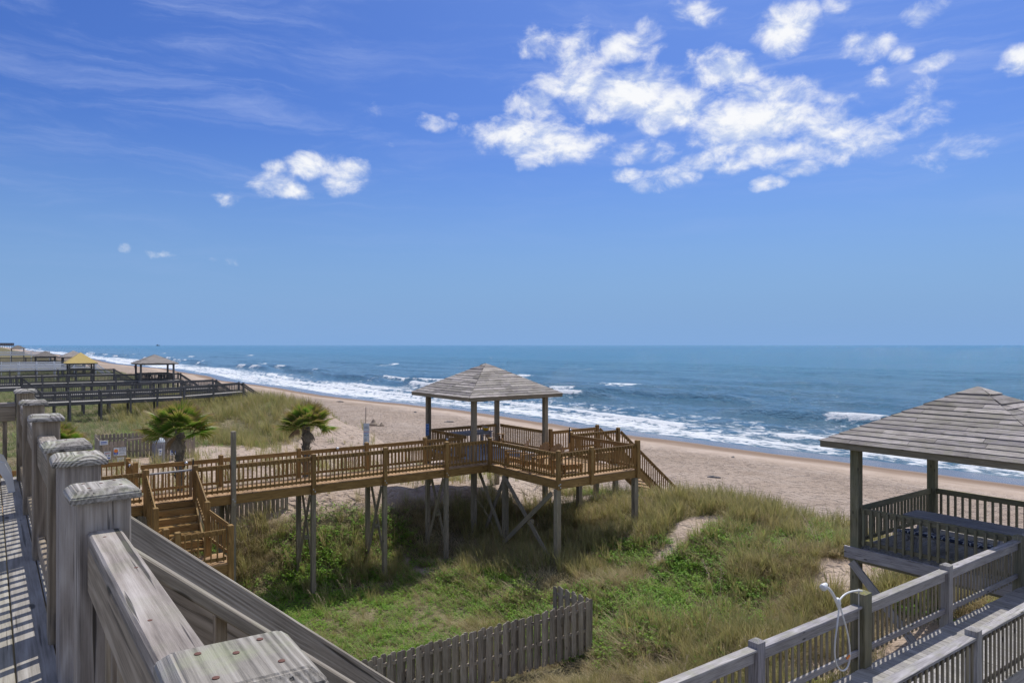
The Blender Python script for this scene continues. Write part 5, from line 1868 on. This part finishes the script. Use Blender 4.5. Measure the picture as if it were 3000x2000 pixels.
def build_person():
    u, v = 47.5, 324
    z = gh(u, v)
    me = bpy.data.meshes.new('body')
    J = [(0, 0, .95), (0, 0, 1.18), (0, 0, 1.42), (0, 0, 1.52), (0, .02, 1.66), (0, .01, 1.76),
         (.17, 0, 1.42), (.24, .04, 1.14), (.22, -.12, .92), (-.17, 0, 1.42), (-.24, -.05, 1.14), (-.22, -.15, .93),
         (.10, 0, .92), (.10, -.10, .50), (.10, .06, .08), (.10, -.08, .04), (-.10, 0, .92), (-.10, .08, .50), (-.10, .28, .12), (-.10, .18, .05)]
    Ed = [(0, 1), (1, 2), (2, 3), (3, 4), (4, 5), (2, 6), (6, 7), (7, 8), (2, 9), (9, 10), (10, 11), (0, 12), (12, 13), (13, 14), (14, 15), (0, 16), (16, 17), (17, 18), (18, 19)]
    rad = [.14, .13, .14, .06, .10, .07, .07, .045, .035, .07, .045, .035, .10, .07, .045, .04, .10, .07, .045, .04]
    me.from_pydata(J, Ed, [])
    o = bpy.data.objects.new('person', me)
    COL.objects.link(o)
    sk = o.modifiers.new('skin', 'SKIN')
    for i, r in enumerate(rad):
        me.skin_vertices[0].data[i].radius = (r, r)
    me.skin_vertices[0].data[0].use_root = True
    ss = o.modifiers.new('sub', 'SUBSURF')
    ss.levels = ss.render_levels = 1
    dg = bpy.context.evaluated_depsgraph_get()
    m2 = bpy.data.meshes.new_from_object(o.evaluated_get(dg))
    bpy.data.objects.remove(o)
    m2.materials.clear()
    for k in ('skin', 'shirt', 'shorts'):
        m2.materials.append(M[k])
    for p in m2.polygons:
        zc, xc = p.center.z, abs(p.center.x)
        p.material_index = 1 if .98 < zc < 1.50 and (xc < .2 or zc > 1.25) else (2 if .52 < zc <= .98 and xc < .19 else 0)
        p.use_smooth = True
    q = place('person', m2, Matrix.Translation((u, v, z - .02)) @ Matrix.Rotation(R(20), 4, 'Z'))
    tag(q, 'tiny person in a red top walking on the far beach at left', 'person')


build_person()


# ------------------------------------------------------------------ small things on the sand
def build_beach_bits():
    u, v = 35.3, 75.1
    z = gh(u, v)
    s = empty('sand_castle', (u, v, z), 'small lumpy sand castle on the beach beside a stick', 'sand castle')
    r = random.Random(4)
    for k, (du, dv, rad, h) in enumerate(((0, 0, .55, .75), (.75, -.5, .32, .38), (-.3, .2, .35, .30), (.4, -.2, .5, .22))):
        lathe('sand_mound', [(rad, -.1), (rad * .92, h * .25), (rad * .5, h * .55), (rad * .3, h * .85), (rad * .12, h)], 'sandpile', s, Matrix.Translation((u + du, v + dv, z)), 11, False)
    board(s, 'stick', (u - .75, v + .5, z - .2), (u - .72, v + .5, z + 2.1), .07, .07, 'picket', (0, 1, 0))
    DRIFT = ['dark driftwood seen between the two left posts of the centre gazebo', 'dark driftwood lump on the beach just left of the centre gazebo',
             'dark lump on the dry beach right of the beach stairs, nearest the dune', 'flat dark driftwood near the wet sand right of the beach stairs',
             'long dark driftwood far up the beach, above and right of the second palm']
    dw = [(47.0, 78.0, 1.2), (52, 96, 1.0), (42.0, 33.0, .8), (55, 41.0, .6), (50.0, 120, 1.2)]
    for k, (u, v, sc) in enumerate(dw):
        z = gh(u, v)
        V, F = [], []
        n = 7
        for i in range(6):
            t = i / 5
            rr = sc * (.10 + .10 * math.sin(math.pi * t)) * (1 + .3 * r.uniform(-1, 1))
            for j in range(n):
                a = 2 * math.pi * j / n
                V.append((sc * (t - .5) * 1.1, rr * math.cos(a) + .12 * math.sin(3 * t + k), rr * .7 * math.sin(a) + .03))
        for i in range(5):
            F += [(i * n + j, i * n + (j + 1) % n, (i + 1) * n + (j + 1) % n, (i + 1) * n + j) for j in range(n)]
        F += [tuple(range(n))[::-1], tuple(5 * n + j for j in range(n))]
        o = pyd('driftwood', V, F, 'slate', None, Matrix.Translation((u, v, z)) @ Matrix.Rotation(k * 1.3, 4, 'Z'))
        tag(o, DRIFT[k], 'driftwood', 'driftwood scattered on the beach')
    # crumpled blue plastic in the grass by the beach stairs
    u, v = 21.9, 21.2
    z = gh(u, v) + .35
    V, F = [], []
    for i in range(5):
        for j in range(8):
            a, b = math.pi * i / 4, 2 * math.pi * j / 8
            rr = .11 * (1 + .35 * r.uniform(-1, 1))
            V.append((rr * math.sin(a) * math.cos(b), rr * math.sin(a) * math.sin(b), rr * math.cos(a)))
    for i in range(4):
        F += [(i * 8 + j, i * 8 + (j + 1) % 8, (i + 1) * 8 + (j + 1) % 8, (i + 1) * 8 + j) for j in range(8)]
    o = pyd('plastic_litter', V, F, 'blueplastic', None, Matrix.Translation((u, v, z)))
    tag(o, 'crumpled light blue plastic caught in grass below the beach stairs', 'litter')


build_beach_bits()


# ------------------------------------------------------------------ dune vegetation
def mat_grass(name, stops, tipc, transl=.42):
    stops = [(p, tuple(min(.62, x * 1.36) for x in c)) for p, c in stops]
    tipc = tuple(min(.6, x * 1.2) for x in tipc)
    m, nt, out = new_mat(name)
    oi = nd(nt, 'ShaderNodeObjectInfo').outputs['Random']
    t = nd(nt, 'ShaderNodeAttribute', attribute_name='tip').outputs['Fac']
    bv = nd(nt, 'ShaderNodeAttribute', attribute_name='bladevar').outputs['Fac']
    c = ramp(nt, mth(nt, 'FRACT', mth(nt, 'ADD', mth(nt, 'MULTIPLY', oi, .72), mth(nt, 'MULTIPLY', bv, .28))), stops)
    c = mix(nt, mrange(nt, t, .45, 1.0, 0, .75), c, tipc)
    b = nd(nt, 'ShaderNodeBsdfPrincipled', {'Base Color': c, 'Roughness': .6, 'Specular IOR Level': .25})
    tr = nd(nt, 'ShaderNodeBsdfTranslucent', {'Color': c})
    mx = nd(nt, 'ShaderNodeMixShader', {0: transl, 1: b.outputs[0], 2: tr.outputs[0]})
    nt.links.new(mx.outputs[0], out.inputs[0])
    return m


def tuft_mesh(name, mat, seed, n, h, spread, lean, width, leaf=False):
    r = random.Random(seed)
    V, F, T, B = [], [], [], []
    for i in range(n):
        a = r.uniform(0, 2 * math.pi)
        rad = spread * math.sqrt(r.random())
        p = Vector((rad * math.cos(a), rad * math.sin(a), -.04))
        hh = h * r.uniform(.55, 1.15)
        la = a + r.uniform(-1.2, 1.2)
        ld = Vector((math.cos(la), math.sin(la), 0)) * lean * r.uniform(.3, 1.3) + Vector((-.55, -.25, 0)) * lean * .55
        side = Vector((-math.sin(la), math.cos(la), 0))
        bv = r.random()
        k = len(V)
        if leaf:
            # stem with a rosette of small leaves
            for q in range(6):
                z = hh * (.25 + .15 * q)
                b = r.uniform(0, 2 * math.pi)
                o = p + Vector((0, 0, z)) + ld * (z / hh)
                d = Vector((math.cos(b), math.sin(b), r.uniform(.1, .7))).normalized()
                s = d.cross(Vector((0, 0, 1))).normalized()
                L = width * r.uniform(.8, 1.4)
                k = len(V)
                V += [o, o + d * L * .5 + s * L * .34, o + d * L, o + d * L * .5 - s * L * .34]
                T += [.1, .3, .55, .3]
                B += [bv] * 4
                F.append((k, k + 1, k + 2, k + 3))
            continue
        for t, w in ((0, .7), (.38, 1), (.72, .7), (1, 0)):
            c = p + Vector((0, 0, hh * (t - .20 * lean * t * t))) + ld * (hh * t * t)
            if w:
                V += [c - side * width * w / 2, c + side * width * w / 2]
                T += [t, t]
                B += [bv, bv]
            else:
                V.append(c)
                T.append(t)
                B.append(bv)
        F += [(k, k + 1, k + 3, k + 2), (k + 2, k + 3, k + 5, k + 4), (k + 4, k + 5, k + 6)]
    me = bpy.data.meshes.new(name)
    me.from_pydata(V, [], F)
    for an, d in (('tip', T), ('bladevar', B)):
        at = me.attributes.new(an, 'FLOAT', 'POINT')
        at.data.foreach_set('value', d)
    me.materials.append(mat)
    return me


def stalk_mesh(seed):
    """a few tall bare stems ending in drooping seed heads"""
    r = random.Random(seed + 500)
    V, F, T = [], [], []
    for i in range(3):
        a = r.uniform(0, 6.28)
        p = Vector((.1 * math.cos(a), .1 * math.sin(a), -.03))
        h = r.uniform(.9, 1.35)
        ld = Vector((-.22 + .2 * math.cos(a), -.1 + .2 * math.sin(a), 0))
        pts = [p + Vector((0, 0, h * t)) + ld * (t * t * h) for t in (0, .4, .75, 1.0)]
        for q in range(3):
            k = len(V)
            V += [pts[q] + Vector((-.004, 0, 0)), pts[q] + Vector((.004, 0, 0)), pts[q + 1] + Vector((.0035, 0, 0)), pts[q + 1] + Vector((-.0035, 0, 0))]
            F.append((k, k + 1, k + 2, k + 3))
            T += [.6] * 4
        for q in range(7):
            b = pts[3] + (pts[2] - pts[3]) * (q * .13)
            d = Vector((r.uniform(-1, .4), r.uniform(-.8, .5), -.35)).normalized() * .055
            k = len(V)
            V += [b, b + d * .5 + Vector((0, .007, .007)), b + d, b + d * .5 - Vector((0, .007, .007))]
            F.append((k, k + 1, k + 2, k + 3))
            T += [.9] * 4
    me = bpy.data.meshes.new('seed_stalk')
    me.from_pydata(V, [], F)
    for an, d in (('tip', T), ('bladevar', [.5] * len(V))):
        at = me.attributes.new(an, 'FLOAT', 'POINT')
        at.data.foreach_set('value', d)
    me.materials.append(MG['dry'])
    return me


def scatter(name, label, cat, pts, scales, protos):
    """one stuff object: tufts instanced on points that stand on the ground"""
    n = len(pts)
    me = bpy.data.meshes.new(name)
    me.vertices.add(n)
    me.vertices.foreach_set('co', np.asarray(pts, np.float32).ravel())
    at = me.attributes.new('rot', 'FLOAT_VECTOR', 'POINT')
    rt = np.zeros((n, 3), np.float32)
    rt[:, 2] = rng.uniform(-.9, .9, n)
    rt[:, 0] = rng.normal(0, .08, n)
    rt[:, 1] = rng.normal(0, .08, n)
    at.data.foreach_set('vector', rt.ravel())
    at = me.attributes.new('scl', 'FLOAT', 'POINT')
    at.data.foreach_set('value', np.asarray(scales, np.float32))
    at = me.attributes.new('pick', 'INT', 'POINT')
    at.data.foreach_set('value', rng.integers(0, len(protos), n).astype(np.int32))
    o = bpy.data.objects.new(name, me)
    COL.objects.link(o)
    col = bpy.data.collections.new(name + '_tufts')
    for k, pm in enumerate(protos):
        po = bpy.data.objects.new('%s_tuft' % name, pm)
        col.objects.link(po)
    ng = bpy.data.node_groups.new(name + '_scatter', 'GeometryNodeTree')
    ng.interface.new_socket('Geometry', in_out='INPUT', socket_type='NodeSocketGeometry')
    ng.interface.new_socket('Geometry', in_out='OUTPUT', socket_type='NodeSocketGeometry')
    gi = ng.nodes.new('NodeGroupInput')
    go = ng.nodes.new('NodeGroupOutput')
    ci = ng.nodes.new('GeometryNodeCollectionInfo')
    ci.inputs['Collection'].default_value = col
    ci.inputs['Separate Children'].default_value = True
    ci.inputs['Reset Children'].default_value = True
    ip = ng.nodes.new('GeometryNodeInstanceOnPoints')
    ip.inputs['Pick Instance'].default_value = True

    def na(nm, dt):
        q = ng.nodes.new('GeometryNodeInputNamedAttribute')
        q.data_type = dt
        q.inputs['Name'].default_value = nm
        return q.outputs[0]
    L = ng.links.new
    L(gi.outputs[0], ip.inputs['Points'])
    L(ci.outputs[0], ip.inputs['Instance'])
    L(na('pick', 'INT'), ip.inputs['Instance Index'])
    L(na('rot', 'FLOAT_VECTOR'), ip.inputs['Rotation'])
    L(na('scl', 'FLOAT'), ip.inputs['Scale'])
    L(ip.outputs[0], go.inputs[0])
    md = o.modifiers.new('scatter', 'NODES')
    md.node_group = ng
    tag(o, label, cat, None, 'stuff')
    return o


STRAW = [(0, (.38, .29, .165)), (.25, (.27, .235, .10)), (.5, (.45, .365, .23)), (.75, (.22, .215, .075)), (1, (.35, .28, .15))]
OATS = [(0, (.18, .195, .055)), (.3, (.29, .25, .095)), (.55, (.14, .175, .048)), (.8, (.37, .29, .14)), (1, (.22, .21, .07))]
DRY = [(0, (.34, .255, .175)), (.4, (.45, .355, .25)), (.7, (.26, .195, .13)), (1, (.39, .30, .205))]
LEAF = [(0, (.085, .19, .020)), (.4, (.13, .25, .026)), (.75, (.20, .30, .034)), (.92, (.15, .27, .03)), (.97, (.42, .24, .04)), (1, (.18, .29, .03))]
SAGE = [(0, (.14, .20, .070)), (.5, (.20, .225, .10)), (1, (.12, .18, .055))]
MG = {'straw': mat_grass('straw_grass', STRAW, (.46, .38, .22)), 'oats': mat_grass('sea_oat_grass', OATS, (.38, .33, .15)), 'dry': mat_grass('dead_grass', DRY, (.48, .39, .26)),
      'leaf': mat_grass('leafy_cover', LEAF, (.20, .31, .04), .4), 'sage': mat_grass('short_dune_grass', SAGE, (.30, .275, .15))}


def build_vegetation():
    A = R(36.1)
    sA, cA = math.sin(A), math.cos(A)

    def sample(n, dmin, dmax, power):
        # points over the part of the dune the camera side can see, thinning with distance
        t = rng.random(n)
        k = 2 - power
        d = (dmin ** k + t * (dmax ** k - dmin ** k)) ** (1 / k)
        l = rng.uniform(-.80, .80, n) * d
        return sA * d + cA * l, cA * d - sA * l, d

    def on_walk(u, v):
        return ((u > 2) & (u < 5.6) & (v > 2.3) & (v < 3.6) & False)

    def field(n, dmin, dmax, power, fun, smin, smax, dgrow):
        u, v, d = sample(n, dmin, dmax, power)
        keep = (rng.random(n) < fun(u, v) * (.30 + .70 * sstep(fbm(u / .75, v / .75, 909, 3), .38, .56))) & (u > -14) & (u < 29) & (v > 1)
        u, v, d = u[keep], v[keep], d[keep]
        z = ground_h(u, v)
        s = rng.uniform(smin, smax, len(u)) * (.62 + .76 * fbm(u / 1.1, v / 1.1, 808, 3)) * (1 - .42 * (1 - sstep(u, 11, 14)) * (1 - sstep(v, 21.5, 24.5))) * (1 + dgrow * np.clip(d - 22, 0, 80) / 40)
        return np.stack([u, v, z], -1), s

    def shade_path(u, v):
        return np.clip(1 - bald(u, v), 0, 1)

    def lush(u, v):
        """where leafy cover grows"""
        q = fbm(u / 2.6, v / 2.6, 123, 3)
        w = .95 * sstep(q, .52, .64)
        for (cu, cv, r, a) in ((15.3, 14.6, 2.4, 1), (16.6, 13.2, 2.2, 1), (18.6, 15.6, 1.6, .9), (13.5, 18.5, 1.6, .8), (8.5, 22.6, 2.8, 1), (6.5, 20.5, 3.0, 1), (9.5, 25.0, 1.6, 1), (10.5, 21.6, 2.4, 1), (12.6, 20.8, 2.6, .9),
                               (7.0, 17.5, 2.0, .7), (17.5, 13.6, 1.2, .8), (5, 23, 2, .6), (8, 16, 1.6, .6), (10.6, 25.6, 1.6, .6), (14.6, 16.4, 1.5, .7), (14.0, 8.2, 1.3, .4)):
            w = np.maximum(w, a * (1 - sstep(np.hypot(u - cu, v - cv) + (q - .5) * 2.5, r * .45, r * 1.15)))
        return w

    def f_oats(u, v):
        near = (v < 27)
        p = sstep(fbm(u / 3.0, v / 3.0, 201, 3) + .22 * sstep(u, 12, 18), .40, .58)
        p = p * (1 - .55 * lush(u, v)) * shade_path(u, v)
        p = p * np.where(near, .45 + .55 * sstep(u, 9, 15), 1.0) * np.where(v > 40, sstep(u, 7, 13) * .9, 1)
        return np.where(near | (v > 40), p, .10)

    def f_straw(u, v):
        p = .25 + .75 * sstep(fbm(u / 2.4, v / 2.4, 301, 3), .38, .56)
        p = p * (1 - .75 * lush(u, v)) * shade_path(u, v) * np.where(v < 27, 1, 0.0)
        return p

    def f_dry(u, v):
        p = np.maximum(sstep(fbm(u / 3.6, v / 3.6, 401, 3), .44, .58), .8 * sstep(u, 7, 10) * (1 - sstep(v, 11, 15))) * shade_path(u, v) * np.where(v < 30, 1, 0.25)
        return p * (1 - .6 * lush(u, v))

    def f_leaf(u, v):
        return lush(u, v) * shade_path(u, v) * np.where(v < 27, 1, .12)

    def f_sage(u, v):
        return shade_path(u, v) * np.where(v > 36, 1, 0) * (.3 + .7 * sstep(fbm(u / 4, v / 4, 501, 3), .35, .55)) * (1 - .6 * sstep(u, 12, 16))

    def f_sparse(u, v):
        cl = sstep(fbm(u / 1.3, v / 1.3, 601, 3), .54, .66)
        return cl * np.where((v > 25.5) & (v < 60) & (u > 4), .5, np.where((u > 19) & (v < 26), .45, 0)) * (1 - sstep(u, 24, 27.5))

    P, S = field(60000, 10, 80, 1.15, f_oats, .75, 1.25, .5)
    scatter('sea_oats', 'tall olive dune grass covering the sandy ridge', 'dune grass', P, S, [tuft_mesh('sea_oats', MG['oats'], s, 20, .72, .13, .42, .012) for s in range(5)])
    P, S = field(100000, 9, 46, 1.2, f_straw, .7, 1.25, .4)
    scatter('straw_grass', 'straw coloured tangled grass in the dune hollow', 'dune grass', P, S, [tuft_mesh('straw_grass', MG['straw'], 20 + s, 24, .46, .18, 1.0, .008) for s in range(5)])
    P, S = field(46000, 9, 60, 1.2, f_dry, .7, 1.2, .4)
    scatter('dead_grass', 'dead brown grass lying among the green', 'dune grass', P, S, [tuft_mesh('dead_grass', MG['dry'], 40 + s, 18, .42, .16, .95, .010) for s in range(4)])
    P, S = field(110000, 9, 50, 1.2, f_leaf, .5, 1.05, .4)
    scatter('leafy_ground_cover', 'bright green leafy plants spreading over the dune', 'ground cover', P, S, [tuft_mesh('leafy_cover', MG['leaf'], 60 + s, 9, .24, .16, .3, .065, True) for s in range(4)])
    P, S = field(60000, 34, 190, 1.05, f_sage, .6, 1.05, .5)
    scatter('short_dune_grass', 'short grey-green grass on the far dunes at left', 'dune grass', P, S, [tuft_mesh('short_dune_grass', MG['sage'], 80 + s, 18, .40, .22, .5, .016) for s in range(4)])
    def f_stalk(u, v):
        return np.where((v < 26) | (v > 48), 1, .1) * shade_path(u, v) * sstep(fbm(u / 2, v / 2, 702, 2), .45, .6)
    P, S = field(1100, 12, 90, 1.1, f_stalk, .8, 1.25, .2)
    scatter('sea_oat_stalks', 'thin dead seed stalks standing above the dune grass', 'dune grass', P, S, [stalk_mesh(s) for s in range(4)])
    P, S = field(16000, 12, 75, 1.1, f_sparse, .5, 1.0, .3)
    scatter('sparse_beach_grass', 'sparse tufts of beach grass sprouting from bare sand', 'dune grass', P, S, [tuft_mesh('sparse_beach_grass', MG['oats'], 90 + s, 9, .46, .07, .4, .010) for s in range(4)])


build_vegetation()
